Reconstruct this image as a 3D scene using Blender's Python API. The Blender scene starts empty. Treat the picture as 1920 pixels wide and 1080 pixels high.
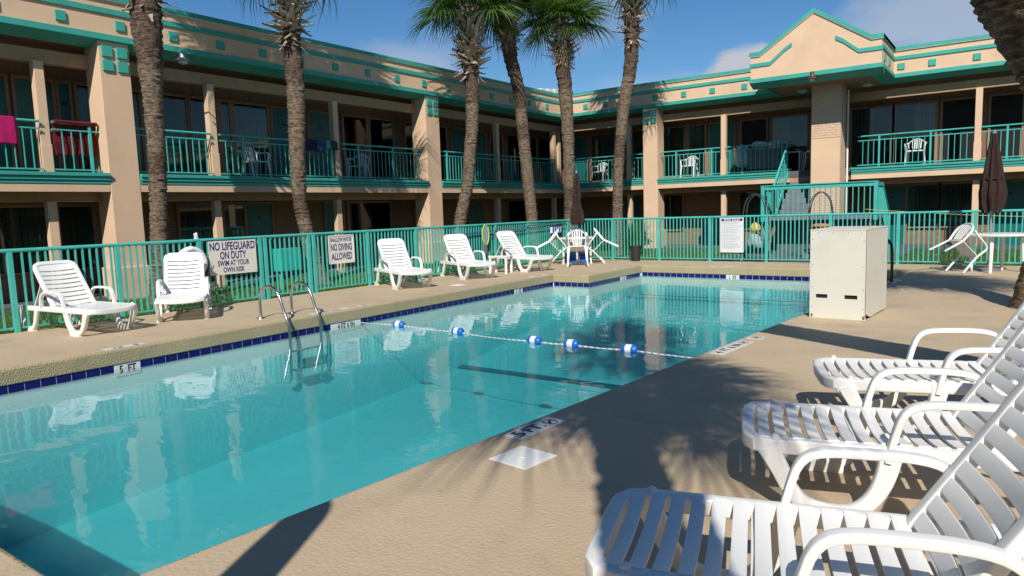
import bpy, bmesh, math, random
from mathutils import Vector, Matrix, noise
from mathutils.geometry import tessellate_polygon
random.seed(7)
S = bpy.context.scene
COL = S.collection
PI = math.pi
R = math.radians

# ------------------------------------------------------------------ camera
cd = bpy.data.cameras.new('camera'); cam = bpy.data.objects.new('camera', cd); COL.objects.link(cam)
rv = Vector((0.81429786, 0.57955485, -0.03217409)); uv = Vector((-0.03734256, 0.10762159, 0.99349038)); fv = Vector((-0.57924479, 0.80779563, -0.10927809))
cam.matrix_world = Matrix(((rv.x, uv.x, -fv.x, 8.6283), (rv.y, uv.y, -fv.y, -13.6911), (rv.z, uv.z, -fv.z, 1.4841), (0, 0, 0, 1)))
cd.sensor_width = 36.0; cd.lens = 36.0 * 1316.5 / 1920.0
cd.clip_start = 0.05; cd.clip_end = 2000
S.camera = cam

# ------------------------------------------------------------------ light
SUN_EL = R(40.0)
sv = Vector((0.482 * math.cos(SUN_EL), -0.876 * math.cos(SUN_EL), math.sin(SUN_EL))).normalized()   # towards the sun
W = bpy.data.worlds.new('World'); S.world = W; W.use_nodes = True
nt = W.node_tree; nt.nodes.clear()
def N(t, typ, **kw):
    n = t.nodes.new(typ)
    for k, v in kw.items(): setattr(n, k, v)
    return n
wo = N(nt, 'ShaderNodeOutputWorld'); bg = N(nt, 'ShaderNodeBackground'); sk = N(nt, 'ShaderNodeTexSky')
sk.sky_type = 'NISHITA'; sk.sun_disc = False; sk.sun_elevation = SUN_EL
sk.sun_rotation = math.atan2(sv.x, sv.y)
sk.altitude = 0; sk.air_density = 1.0; sk.dust_density = 0.05; sk.ozone_density = 4.5
bg.inputs['Strength'].default_value = 0.07
tc = N(nt, 'ShaderNodeTexCoord'); sep = N(nt, 'ShaderNodeSeparateXYZ'); nt.links.new(tc.outputs['Generated'], sep.inputs[0])
mp = N(nt, 'ShaderNodeMapping'); mp.inputs['Scale'].default_value = (1.0, 1.0, 2.6); mp.inputs['Location'].default_value = (2.35, 0.4, 0.0)
nt.links.new(tc.outputs['Generated'], mp.inputs[0])
cn = N(nt, 'ShaderNodeTexNoise'); cn.inputs['Scale'].default_value = 9; cn.inputs['Detail'].default_value = 9; cn.inputs['Roughness'].default_value = 0.56
cn.inputs['Distortion'].default_value = 0.25
nt.links.new(mp.outputs[0], cn.inputs['Vector'])
prev = None      # a few separate cumulus puffs and thin veils, each in its own part of the sky
nrmz = N(nt, 'ShaderNodeVectorMath', operation='NORMALIZE'); nt.links.new(tc.outputs['Generated'], nrmz.inputs[0])
for (dx, dy, dz), rad_, amt, thin in (((-.292, .935, .176), .075, 1.25, 0), ((-.075, .970, .215), .17, .75, .22), ((-.66, .72, .185), .12, .60, .3), ((-.40, .90, .135), .12, .45, .3), ((-.47, .84, .26), .14, .35, .3), ((.35, .85, .3), .3, 1.0, .2), ((.8, .2, .35), .35, 1.0, .2), ((.3, -.9, .3), .35, 1.0, .2), ((-.7, -.6, .35), .4, 1.0, .2), ((-.95, .1, .3), .3, .8, .2), ((.1, .3, .95), .4, .8, .2)):
    dv = Vector((dx, dy, dz)).normalized(); di = N(nt, 'ShaderNodeVectorMath', operation='SUBTRACT'); nt.links.new(nrmz.outputs[0], di.inputs[0]); di.inputs[1].default_value = dv
    ml = N(nt, 'ShaderNodeVectorMath', operation='MULTIPLY'); ml.inputs[1].default_value = (1, 1, 1.7); nt.links.new(di.outputs[0], ml.inputs[0])
    le = N(nt, 'ShaderNodeVectorMath', operation='LENGTH'); nt.links.new(ml.outputs[0], le.inputs[0])
    m1 = N(nt, 'ShaderNodeMapRange'); m1.inputs[1].default_value = rad_; m1.inputs[2].default_value = 0.0; m1.inputs[3].default_value = 0.0; m1.inputs[4].default_value = 1.0; nt.links.new(le.outputs['Value'], m1.inputs[0])
    ad = N(nt, 'ShaderNodeMath', operation='ADD'); nt.links.new(cn.outputs[0], ad.inputs[0]); nt.links.new(m1.outputs[0], ad.inputs[1])
    m2 = N(nt, 'ShaderNodeMapRange'); m2.inputs[1].default_value = .78 - thin * .3; m2.inputs[2].default_value = 1.0 + thin * .5; m2.inputs[4].default_value = min(1, amt * .8); nt.links.new(ad.outputs[0], m2.inputs[0])
    if prev:
        mxx = N(nt, 'ShaderNodeMath', operation='MAXIMUM'); nt.links.new(prev, mxx.inputs[0]); nt.links.new(m2.outputs[0], mxx.inputs[1]); prev = mxx.outputs[0]
    else: prev = m2.outputs[0]
class cr: outputs = [prev]
mx = N(nt, 'ShaderNodeMixRGB'); mx.inputs[2].default_value = (7.0, 7.4, 8.3, 1)
hs = N(nt, 'ShaderNodeHueSaturation'); hs.inputs['Saturation'].default_value = 1.22; hs.inputs['Value'].default_value = 1.25
nt.links.new(sk.outputs[0], hs.inputs['Color'])
nt.links.new(cr.outputs[0], mx.inputs[0]); nt.links.new(hs.outputs[0], mx.inputs[1])
nt.links.new(mx.outputs[0], bg.inputs[0]); nt.links.new(bg.outputs[0], wo.inputs[0])

sd = bpy.data.lights.new('sun', 'SUN'); sd.energy = 5.0; sd.angle = R(0.55); sd.color = (1.0, 0.94, 0.85)
sun = bpy.data.objects.new('sun', sd); COL.objects.link(sun); sun.rotation_euler = sv.to_track_quat('Z', 'Y').to_euler()
S.view_settings.view_transform = 'Standard'; S.view_settings.look = 'None'
S.view_settings.exposure = 0.07; S.view_settings.gamma = 1.0; S.view_settings.use_curve_mapping = False
S.render.engine = 'CYCLES'
S.cycles.max_bounces = 8; S.cycles.transparent_max_bounces = 24; S.cycles.volume_bounces = 0
S.cycles.caustics_reflective = False; S.cycles.caustics_refractive = False

# ------------------------------------------------------------------ materials
def mat(name, col, rough=0.7, var=0.0, vscale=3.0, bump=0.0, bscale=40.0, metal=0.0, spec=0.5, dirt=None, dscale=1.2, dlo=0.55, dhi=0.75, detail=6, stretch=None):
    m = bpy.data.materials.new(name); m.use_nodes = True; t = m.node_tree
    b = t.nodes['Principled BSDF']
    b.inputs['Roughness'].default_value = rough; b.inputs['Metallic'].default_value = metal
    b.inputs['Specular IOR Level'].default_value = spec
    b.inputs['Base Color'].default_value = (*col, 1)
    tcn = N(t, 'ShaderNodeTexCoord'); vec = tcn.outputs['Object']
    g = N(t, 'ShaderNodeNewGeometry'); vec = g.outputs['Position']
    if stretch:
        mm = N(t, 'ShaderNodeMapping'); mm.inputs['Scale'].default_value = stretch; t.links.new(vec, mm.inputs[0]); vec = mm.outputs[0]
    last = None
    if var > 0:
        n = N(t, 'ShaderNodeTexNoise'); n.inputs['Scale'].default_value = vscale; n.inputs['Detail'].default_value = detail
        t.links.new(vec, n.inputs['Vector'])
        mr = N(t, 'ShaderNodeMapRange'); mr.inputs[1].default_value = 0.3; mr.inputs[2].default_value = 0.7
        mr.inputs[3].default_value = 1 - var; mr.inputs[4].default_value = 1 + var
        t.links.new(n.outputs[0], mr.inputs[0])
        h = N(t, 'ShaderNodeVectorMath', operation='SCALE'); h.inputs[0].default_value = col
        t.links.new(mr.outputs[0], h.inputs['Scale']); last = h.outputs[0]
    if dirt:
        n2 = N(t, 'ShaderNodeTexNoise'); n2.inputs['Scale'].default_value = dscale; n2.inputs['Detail'].default_value = 8; n2.inputs['Roughness'].default_value = 0.65
        t.links.new(vec, n2.inputs['Vector'])
        mr2 = N(t, 'ShaderNodeMapRange'); mr2.inputs[1].default_value = dlo; mr2.inputs[2].default_value = dhi
        t.links.new(n2.outputs[0], mr2.inputs[0])
        m2 = N(t, 'ShaderNodeMixRGB'); m2.inputs[1].default_value = (*col, 1); m2.inputs[2].default_value = (*dirt, 1)
        if last: t.links.new(last, m2.inputs[1])
        t.links.new(mr2.outputs[0], m2.inputs[0]); last = m2.outputs[0]
    if last: t.links.new(last, b.inputs['Base Color'])
    if bump > 0:
        n3 = N(t, 'ShaderNodeTexNoise'); n3.inputs['Scale'].default_value = bscale; n3.inputs['Detail'].default_value = 4
        t.links.new(vec, n3.inputs['Vector'])
        bp = N(t, 'ShaderNodeBump'); bp.inputs['Strength'].default_value = bump; bp.inputs['Distance'].default_value = 0.02
        t.links.new(n3.outputs[0], bp.inputs['Height']); t.links.new(bp.outputs[0], b.inputs['Normal'])
    return m

M = {}
M['stucco'] = mat('painted_stucco', (0.69, 0.485, 0.325), 0.85, 0.05, 1.5, 0.35, 60, dirt=(0.54, 0.38, 0.27), dscale=0.8, dlo=0.55, dhi=0.85)
M['teal'] = mat('teal_paint', (0.045, 0.36, 0.30), 0.55, 0.08, 2.0, 0.12, 30, dirt=(0.03, 0.26, 0.23), dscale=1.0)
M['tealmetal'] = mat('teal_metal_paint', (0.065, 0.43, 0.38), 0.38, 0.10, 5.0, 0.05, 90, dirt=(0.04, 0.24, 0.20), dscale=6, dlo=0.6, dhi=0.8)
M['tealdoor'] = mat('teal_door_paint', (0.012, 0.13, 0.12), 0.4, 0.05)
M['trimwood'] = mat('tan_trim', (0.30, 0.17, 0.10), 0.7, 0.08, 4, 0.1, 30)
M['beamwood'] = mat('brown_beam_paint', (0.40, 0.26, 0.15), 0.75, 0.08, 4, 0.1, 30)
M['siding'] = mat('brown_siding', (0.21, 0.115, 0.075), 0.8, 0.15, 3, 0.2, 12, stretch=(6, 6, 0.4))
M['deck'] = mat('deck_concrete', (0.49, 0.385, 0.255), 0.68, 0.05, 0.9, 0.33, 46, dirt=(0.37, 0.29, 0.195), dscale=1.6, dlo=0.5, dhi=0.78)
M['coping'] = mat('coping_concrete', (0.43, 0.345, 0.205), 0.85, 0.08, 1.5, 1.0, 60, dirt=(0.27, 0.25, 0.13), dscale=3.0, dlo=0.5, dhi=0.8)
M['walk'] = mat('grey_concrete', (0.11, 0.11, 0.11), 0.85, 0.1, 2, 0.2, 60)
M['bluetile'] = mat('cobalt_tile', (0.010, 0.011, 0.125), 0.12, 0.25, 12, 0.02, 20)
M['grout'] = mat('grout', (0.55, 0.57, 0.56), 0.8, 0.1, 20)
M['whitetile'] = mat('white_tile', (0.72, 0.73, 0.72), 0.25, 0.04, 8, dirt=(0.5, 0.52, 0.5), dscale=8)
M['blacktext'] = mat('black_lettering', (0.008, 0.008, 0.01), 0.5)
M['bluetext'] = mat('navy_lettering', (0.03, 0.015, 0.17), 0.5)
M['redmark'] = mat('red_marking', (0.22, 0.02, 0.05), 0.5)
M['signwhite'] = mat('sign_white', (0.70, 0.69, 0.60), 0.4, 0.04, 5)
M['rulewhite'] = mat('rules_sheet_white', (0.66, 0.69, 0.72), 0.35, 0.03, 5)
M['ruleink'] = mat('small_print_grey', (0.33, 0.35, 0.38), 0.6)
M['plastic'] = mat('white_resin', (0.78, 0.78, 0.76), 0.34, 0.02, 6, 0.03, 15, dirt=(0.68, 0.66, 0.60), dscale=4, dlo=0.6, dhi=0.9)
M['cream'] = mat('cream_panel_paint', (0.66, 0.65, 0.58), 0.45, 0.03, 2, 0.04, 6, dirt=(0.54, 0.51, 0.40), dscale=2.5, dlo=0.55, dhi=0.9)
M['rust'] = mat('rust', (0.22, 0.07, 0.02), 0.9)
M['black'] = mat('black_plastic', (0.012, 0.012, 0.013), 0.5)
M['darkvoid'] = mat('painted_darkness', (0.012, 0.011, 0.01), 0.9)  # near-black colour standing in for the unlit space behind openings
M['steel'] = mat('stainless_steel', (0.62, 0.60, 0.57), 0.22, 0.08, 20, 0, metal=1.0)
M['bronzesteel'] = mat('weathered_steel', (0.55, 0.42, 0.28), 0.3, 0.15, 20, 0, metal=1.0)
M['lampmetal'] = mat('galvanised_lamp', (0.36, 0.40, 0.42), 0.4, 0.1, 20, metal=0.6)
M['lampbronze'] = mat('bronze_lamp', (0.12, 0.05, 0.03), 0.4, metal=0.5)
M['lens'] = mat('frosted_lens', (0.55, 0.58, 0.55), 0.25)
M['umb'] = mat('brown_canvas', (0.026, 0.011, 0.007), 0.9, 0.2, 8, 0.3, 60)
M['blue'] = mat('blue_foam', (0.01, 0.14, 0.55), 0.35, 0.05, 10)
M['whitefoam'] = mat('white_foam', (0.75, 0.76, 0.78), 0.4)
M['ropewhite'] = mat('white_rope', (0.72, 0.74, 0.75), 0.8)
M['ropeblue'] = mat('navy_rope', (0.01, 0.03, 0.16), 0.8)
M['pink'] = mat('pink_terry', (0.50, 0.004, 0.13), 0.95, 0.12, 20, 0.8, 45, stretch=(1, 1, 4))
M['red'] = mat('red_terry', (0.15, 0.004, 0.009), 0.95, 0.15, 20, 0.8, 60)
M['navycloth'] = mat('navy_cloth', (0.012, 0.014, 0.05), 0.9, 0.3, 20)
M['linen'] = mat('white_linen', (0.55, 0.56, 0.66), 0.9, 0.1, 8, 0.4, 12)
M['cardboard'] = mat('cardboard', (0.30, 0.17, 0.08), 0.9)
M['curtain'] = mat('curtain_cloth', (0.30, 0.34, 0.27), 0.9, 0.15, 2, 0, stretch=(8, 8, 0.2))
M['greyplastic'] = mat('grey_plastic', (0.16, 0.17, 0.19), 0.6)
M['yellow'] = mat('yellow_plastic', (0.62, 0.46, 0.08), 0.5)
M['lime'] = mat('lime_rim', (0.42, 0.62, 0.10), 0.5)
M['netgrey'] = mat('net_grey', (0.30, 0.34, 0.36), 0.8)
M['roofdark'] = mat('dark_shingle', (0.035, 0.03, 0.035), 0.9, 0.2, 8)
M['roofflat'] = mat('flat_roof', (0.30, 0.29, 0.27), 0.9)
M['stepgrey'] = mat('step_concrete', (0.17, 0.18, 0.21), 0.85, 0.12, 4)
M['plaster'] = mat('pool_plaster', (0.56, 0.78, 0.80), 0.85, 0.05, 0.8)
M['linetile'] = mat('dark_line_tile', (0.01, 0.10, 0.20), 0.5)
M['boot'] = mat('palm_boot', (0.36, 0.28, 0.20), 0.9, 0.35, 9, 0.5, 50)
M['boottip'] = mat('grey_boot', (0.46, 0.41, 0.35), 0.9, 0.3, 9, 0.5, 50)
M['deadleaf'] = mat('dead_leaf', (0.28, 0.20, 0.12), 0.9, 0.3, 9)
M['petiole'] = mat('petiole', (0.13, 0.17, 0.05), 0.6, 0.2, 5)

def palmbark(name, dark):
    m = mat(name, (0.15, 0.105, 0.07) if dark else (0.20, 0.148, 0.10), 0.95, 0.45, 18, 1.0, 34, stretch=(1, 1, 2.6), dirt=(0.040, 0.022, 0.015) if dark else (0.06, 0.042, 0.03), dscale=11, dlo=0.46 if not dark else .40, dhi=0.60)
    return m
M['bark'] = palmbark('palm_bark', False); M['barkdark'] = palmbark('dark_palm_bark', True)

def leafmat(name, c):
    m = bpy.data.materials.new(name); m.use_nodes = True; t = m.node_tree; t.nodes.clear()
    o = N(t, 'ShaderNodeOutputMaterial'); p = N(t, 'ShaderNodeBsdfPrincipled'); tr = N(t, 'ShaderNodeBsdfTranslucent'); mxs = N(t, 'ShaderNodeMixShader')
    oi = N(t, 'ShaderNodeObjectInfo'); mr = N(t, 'ShaderNodeMapRange'); mr.inputs[3].default_value = 0.6; mr.inputs[4].default_value = 1.5
    t.links.new(oi.outputs['Random'], mr.inputs[0])
    v = N(t, 'ShaderNodeVectorMath', operation='SCALE'); v.inputs[0].default_value = c; t.links.new(mr.outputs[0], v.inputs['Scale'])
    t.links.new(v.outputs[0], p.inputs['Base Color']); p.inputs['Roughness'].default_value = 0.42
    v2 = N(t, 'ShaderNodeVectorMath', operation='MULTIPLY'); v2.inputs[1].default_value = (1.3, 1.5, 0.6); t.links.new(v.outputs[0], v2.inputs[0]); t.links.new(v2.outputs[0], tr.inputs[0])
    mxs.inputs[0].default_value = 0.28
    t.links.new(p.outputs[0], mxs.inputs[1]); t.links.new(tr.outputs[0], mxs.inputs[2]); t.links.new(mxs.outputs[0], o.inputs[0])
    return m
M['frond'] = leafmat('palm_frond_green', (0.085, 0.155, 0.035))
M['grassblade'] = leafmat('grass_blade', (0.085, 0.17, 0.022))
M['bush'] = leafmat('bush_leaf', (0.07, 0.13, 0.025))
M['lawn'] = mat('lawn_soil', (0.05, 0.085, 0.02), 0.95, 0.35, 6, 0.8, 50, dirt=(0.11, 0.12, 0.04), dscale=3)

# brick
def brickmat(name, c1, c2, mortar, vertical_axis='XZ'):
    m = bpy.data.materials.new(name); m.use_nodes = True; t = m.node_tree; b = t.nodes['Principled BSDF']; b.inputs['Roughness'].default_value = 0.85
    g = N(t, 'ShaderNodeNewGeometry'); s = N(t, 'ShaderNodeSeparateXYZ'); c = N(t, 'ShaderNodeCombineXYZ'); t.links.new(g.outputs['Position'], s.inputs[0])
    ad = N(t, 'ShaderNodeMath', operation='ADD'); t.links.new(s.outputs[0], ad.inputs[0]); t.links.new(s.outputs[1], ad.inputs[1])
    t.links.new(ad.outputs[0], c.inputs[0]); t.links.new(s.outputs[2], c.inputs[1])
    br = N(t, 'ShaderNodeTexBrick'); br.inputs['Scale'].default_value = 1.0; br.inputs['Brick Width'].default_value = 0.21; br.inputs['Row Height'].default_value = 0.075; br.inputs['Mortar Size'].default_value = 0.006
    br.inputs['Color1'].default_value = (*c1, 1); br.inputs['Color2'].default_value = (*c2, 1); br.inputs['Mortar'].default_value = (*mortar, 1)
    t.links.new(c.outputs[0], br.inputs['Vector']); t.links.new(br.outputs[0], b.inputs['Base Color'])
    bp = N(t, 'ShaderNodeBump'); bp.inputs['Strength'].default_value = 0.6; bp.inputs['Distance'].default_value = 0.006; bp.invert = True
    t.links.new(br.outputs['Fac'], bp.inputs['Height']); t.links.new(bp.outputs[0], b.inputs['Normal'])
    return m
M['brickwall'] = brickmat('brown_brick', (0.30, 0.165, 0.095), (0.25, 0.135, 0.08), (0.19, 0.11, 0.07))
M['paintbrick'] = mat('painted_brick', (0.66, 0.47, 0.33), 0.8, 0.05, 3, 0.2, 60)
M['brickjoint'] = mat('brick_joint', (0.48, 0.34, 0.235), 0.9)

# window glass : clear, mirrors at grazing angles
def glassmat():
    m = bpy.data.materials.new('window_glass'); m.use_nodes = True; t = m.node_tree; t.nodes.clear()
    o = N(t, 'ShaderNodeOutputMaterial'); tr = N(t, 'ShaderNodeBsdfTransparent'); gl = N(t, 'ShaderNodeBsdfGlossy'); f = N(t, 'ShaderNodeFresnel'); mxs = N(t, 'ShaderNodeMixShader')
    tr.inputs[0].default_value = (0.7, 0.74, 0.72, 1); gl.inputs['Roughness'].default_value = 0.02; f.inputs[0].default_value = 1.5
    t.links.new(f.outputs[0], mxs.inputs[0]); t.links.new(tr.outputs[0], mxs.inputs[1]); t.links.new(gl.outputs[0], mxs.inputs[2]); t.links.new(mxs.outputs[0], o.inputs[0])
    return m
M['glass'] = glassmat()
def watermat():
    m = bpy.data.materials.new('pool_water'); m.use_nodes = True; t = m.node_tree; t.nodes.clear()
    o = N(t, 'ShaderNodeOutputMaterial'); tr = N(t, 'ShaderNodeBsdfTransparent'); gl = N(t, 'ShaderNodeBsdfGlossy'); f = N(t, 'ShaderNodeFresnel'); mxs = N(t, 'ShaderNodeMixShader')
    gl.inputs['Roughness'].default_value = 0.0; tr.inputs[0].default_value = (1, 1, 1, 1)
    t.nodes.remove(f); g = N(t, 'ShaderNodeNewGeometry')
    mp1 = N(t, 'ShaderNodeMapping'); mp1.inputs['Rotation'].default_value = (0, 0, 0.6); mp1.inputs['Scale'].default_value = (1.0, 2.2, 1)
    t.links.new(g.outputs['Position'], mp1.inputs[0])
    n1 = N(t, 'ShaderNodeTexNoise'); n1.inputs['Scale'].default_value = 1.5; n1.inputs['Detail'].default_value = 2.0; n1.inputs['Distortion'].default_value = 0.5
    n2 = N(t, 'ShaderNodeTexNoise'); n2.inputs['Scale'].default_value = 7.0; n2.inputs['Detail'].default_value = 2.0
    n3 = N(t, 'ShaderNodeTexNoise'); n3.inputs['Scale'].default_value = 0.35; n3.inputs['Detail'].default_value = 1.0
    for n in (n1, n2, n3): t.links.new(mp1.outputs[0], n.inputs['Vector'])
    mr = N(t, 'ShaderNodeMapRange'); mr.inputs[1].default_value = 0.38; mr.inputs[2].default_value = 0.66; t.links.new(n3.outputs[0], mr.inputs[0])
    mul = N(t, 'ShaderNodeMath', operation='MULTIPLY'); t.links.new(n2.outputs[0], mul.inputs[0]); t.links.new(mr.outputs[0], mul.inputs[1])
    mu2 = N(t, 'ShaderNodeMath', operation='MULTIPLY'); mu2.inputs[1].default_value = 0.10; t.links.new(mul.outputs[0], mu2.inputs[0])
    ad = N(t, 'ShaderNodeMath', operation='ADD'); t.links.new(n1.outputs[0], ad.inputs[0]); t.links.new(mu2.outputs[0], ad.inputs[1])
    bp = N(t, 'ShaderNodeBump'); bp.inputs['Strength'].default_value = 1.0; bp.inputs['Distance'].default_value = 0.0042
    t.links.new(ad.outputs[0], bp.inputs['Height']); t.links.new(bp.outputs[0], gl.inputs['Normal'])
    dt = N(t, 'ShaderNodeVectorMath', operation='DOT_PRODUCT'); t.links.new(g.outputs['Incoming'], dt.inputs[0]); t.links.new(bp.outputs[0], dt.inputs[1])
    ab = N(t, 'ShaderNodeMath', operation='ABSOLUTE'); t.links.new(dt.outputs['Value'], ab.inputs[0])
    om = N(t, 'ShaderNodeMath', operation='SUBTRACT'); om.inputs[0].default_value = 1.0; t.links.new(ab.outputs[0], om.inputs[1]); om.use_clamp = True
    pw = N(t, 'ShaderNodeMath', operation='POWER'); pw.inputs[1].default_value = 5.0; t.links.new(om.outputs[0], pw.inputs[0])
    fr = N(t, 'ShaderNodeMath', operation='MULTIPLY_ADD'); fr.inputs[1].default_value = 0.98; fr.inputs[2].default_value = 0.02; t.links.new(pw.outputs[0], fr.inputs[0])
    t.links.new(fr.outputs[0], mxs.inputs[0]); t.links.new(tr.outputs[0], mxs.inputs[1]); t.links.new(gl.outputs[0], mxs.inputs[2]); t.links.new(mxs.outputs[0], o.inputs[0])
    va = N(t, 'ShaderNodeVolumeAbsorption'); va.inputs['Color'].default_value = (0.0, 0.93, 0.97, 1); va.inputs['Density'].default_value = 0.36
    vs = N(t, 'ShaderNodeVolumeScatter'); vs.inputs['Color'].default_value = (0.55, 0.96, 1.0, 1); vs.inputs['Density'].default_value = 0.15; vs.inputs['Anisotropy'].default_value = 0.3
    av = N(t, 'ShaderNodeAddShader'); t.links.new(va.outputs[0], av.inputs[0]); t.links.new(vs.outputs[0], av.inputs[1]); t.links.new(av.outputs[0], o.inputs['Volume'])
    return m
M['water'] = watermat()

# ------------------------------------------------------------------ mesh helpers
class MB:
    def __init__(s): s.v = []; s.f = []; s.mi = []; s.cur = 0
    def quad(s, *p):
        n = len(s.v); s.v += [tuple(x) for x in p]; s.f.append(tuple(range(n, n + len(p)))); s.mi.append(s.cur)
    def box(s, a, b):
        x0, y0, z0 = a; x1, y1, z1 = b; n = len(s.v)
        s.v += [(x0, y0, z0), (x1, y0, z0), (x1, y1, z0), (x0, y1, z0), (x0, y0, z1), (x1, y0, z1), (x1, y1, z1), (x0, y1, z1)]
        for f in ((0, 3, 2, 1), (4, 5, 6, 7), (0, 1, 5, 4), (1, 2, 6, 5), (2, 3, 7, 6), (3, 0, 4, 7)): s.f.append(tuple(n + i for i in f)); s.mi.append(s.cur)
        return s
    def prism(s, poly, fn0, fn1):
        n = len(s.v); k = len(poly)
        s.v += [tuple(fn0(*p)) for p in poly] + [tuple(fn1(*p)) for p in poly]
        s.f.append(tuple(n + i for i in range(k))[::-1]); s.f.append(tuple(n + k + i for i in range(k))); s.mi += [s.cur] * 2
        for i in range(k): s.f.append((n + i, n + (i + 1) % k, n + k + (i + 1) % k, n + k + i)); s.mi.append(s.cur)
        return s
    def sweep(s, path, w, h=None, seg=8, ref=(0, 1, 0), p=1.0, caps=True):
        # w along ref, h perpendicular; w,h may be lists
        path = [Vector(q) for q in path]; n = len(path); h = w if h is None else h
        wl = w if isinstance(w, (list, tuple)) else [w] * n; hl = h if isinstance(h, (list, tuple)) else [h] * n
        base = len(s.v); ref = Vector(ref)
        for i, q in enumerate(path):
            t = (path[min(i + 1, n - 1)] - path[max(i - 1, 0)]).normalized()
            a = ref - t * ref.dot(t)
            if a.length < 1e-3: a = Vector((0, 0, 1)) - t * t.z
            if a.length < 1e-3: a = Vector((1, 0, 0))
            a.normalize(); b = t.cross(a)
            for k in range(seg):
                an = 2 * PI * (k + .5) / seg; c, sn = math.cos(an), math.sin(an)
                c = math.copysign(abs(c) ** p, c); sn = math.copysign(abs(sn) ** p, sn)
                s.v.append(tuple(q + a * (c * wl[i] / 2) + b * (sn * hl[i] / 2)))
        for i in range(n - 1):
            for k in range(seg):
                k2 = (k + 1) % seg; s.f.append((base + i * seg + k, base + i * seg + k2, base + (i + 1) * seg + k2, base + (i + 1) * seg + k)); s.mi.append(s.cur)
        if caps:
            s.f.append(tuple(base + k for k in range(seg))[::-1]); s.f.append(tuple(base + (n - 1) * seg + k for k in range(seg))); s.mi += [s.cur] * 2
        return s
    def lathe(s, prof, seg=20, c=(0, 0)):
        base = len(s.v); n = len(prof)
        for r_, z in prof:
            for k in range(seg): s.v.append((c[0] + r_ * math.cos(2 * PI * k / seg), c[1] + r_ * math.sin(2 * PI * k / seg), z))
        for i in range(n - 1):
            for k in range(seg):
                k2 = (k + 1) % seg; s.f.append((base + i * seg + k, base + i * seg + k2, base + (i + 1) * seg + k2, base + (i + 1) * seg + k)); s.mi.append(s.cur)
        s.f.append(tuple(base + k for k in range(seg))[::-1]); s.f.append(tuple(base + (n - 1) * seg + k for k in range(seg))); s.mi += [s.cur] * 2
        return s
    def mesh(s, name, mats, smooth=True, bevel=0, recalc=True):
        me = bpy.data.meshes.new(name); me.from_pydata(s.v, [], s.f)
        if not isinstance(mats, (list, tuple)): mats = [mats]
        for m in mats: me.materials.append(m)
        if len(mats) > 1: me.polygons.foreach_set('material_index', s.mi)
        if recalc or bevel:
            bm = bmesh.new(); bm.from_mesh(me)
            if bevel: bmesh.ops.bevel(bm, geom=[e for e in bm.edges if len(e.link_faces) == 2 and e.calc_face_angle(0) > 0.7], offset=bevel, segments=1, affect='EDGES', clamp_overlap=True)
            if recalc: bmesh.ops.recalc_face_normals(bm, faces=bm.faces)
            bm.to_mesh(me); bm.free()
        if smooth:
            me.polygons.foreach_set('use_smooth', [True] * len(me.polygons)); me.set_sharp_from_angle(angle=R(38))
        me.update(); return me
    def build(s, name, mats, parent=None, **kw): return put(name, s.mesh(name, mats, **kw), parent)

def put(name, me, parent=None, loc=(0, 0, 0), rot=(0, 0, 0), scale=(1, 1, 1)):
    o = bpy.data.objects.new(name, me); COL.objects.link(o); o.parent = parent
    o.location = loc; o.rotation_euler = rot; o.scale = scale; return o
def tag(o, label=None, cat=None, group=None, kind=None):
    if label: o['label'] = label
    if cat: o['category'] = cat
    if group: o['group'] = group
    if kind: o['kind'] = kind
    return o
def thing(name, label, cat, loc=(0, 0, 0), rz=0, group=None):
    o = bpy.data.objects.new(name, None); COL.objects.link(o); o.location = loc; o.rotation_euler = (0, 0, rz); o.empty_display_size = 0.2
    return tag(o, label, cat, group)
def copy_tree(o, parent=None):
    c = o.copy(); COL.objects.link(c); c.parent = parent
    for ch in o.children: copy_tree(ch, c)
    return c
def catmull(pts, n=6):
    P = [Vector(p) for p in pts]; P = [2 * P[0] - P[1]] + P + [2 * P[-1] - P[-2]]; out = []
    for i in range(1, len(P) - 2):
        a, b, c, d = P[i - 1:i + 3]
        for k in range(n):
            t = k / n; out.append(0.5 * ((2 * b) + (c - a) * t + (2 * a - 5 * b + 4 * c - d) * t * t + (3 * b - a - 3 * c + d) * t ** 3))
    out.append(P[-2]); return out
def text_mesh(txt, size, m, parent, mtx, sx=1.0, align='CENTER', extrude=0.0, bold=0.0, name='lettering', spacing=1.0):
    c = bpy.data.curves.new('t', 'FONT'); c.body = txt; c.size = size; c.align_x = align; c.align_y = 'CENTER'; c.offset = bold; c.extrude = extrude; c.space_character = spacing
    c.resolution_u = 3
    o = bpy.data.objects.new('t', c); COL.objects.link(o); dg = bpy.context.evaluated_depsgraph_get(); dg.update()
    me = bpy.data.meshes.new_from_object(o.evaluated_get(dg)); bpy.data.objects.remove(o); me.name = name
    me.transform(mtx @ Matrix.Diagonal((sx, 1, 1, 1))); me.materials.clear(); me.materials.append(m)
    return put(name, me, parent)
def frame(o, x, y):
    x = Vector(x).normalized(); y = Vector(y).normalized(); z = x.cross(y)
    return Matrix(((x.x, y.x, z.x, o[0]), (x.y, y.y, z.y, o[1]), (x.z, y.z, z.z, o[2]), (0, 0, 0, 1)))

def fit_text(txt, w, h, m, parent, mtx, name='lettering', bold=.0):
    o_ = text_mesh(txt, 1.0, m, parent, Matrix.Identity(4), bold=bold, name=name); me = o_.data
    xs = [v.co.x for v in me.vertices]; ys_ = [v.co.y for v in me.vertices]
    cx, cy = (min(xs) + max(xs)) / 2, (min(ys_) + max(ys_)) / 2
    me.transform(mtx @ Matrix.Diagonal((w / (max(xs) - min(xs)), h / (max(ys_) - min(ys_)), 1, 1)) @ Matrix.Translation((-cx, -cy, 0))); return o_

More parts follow.
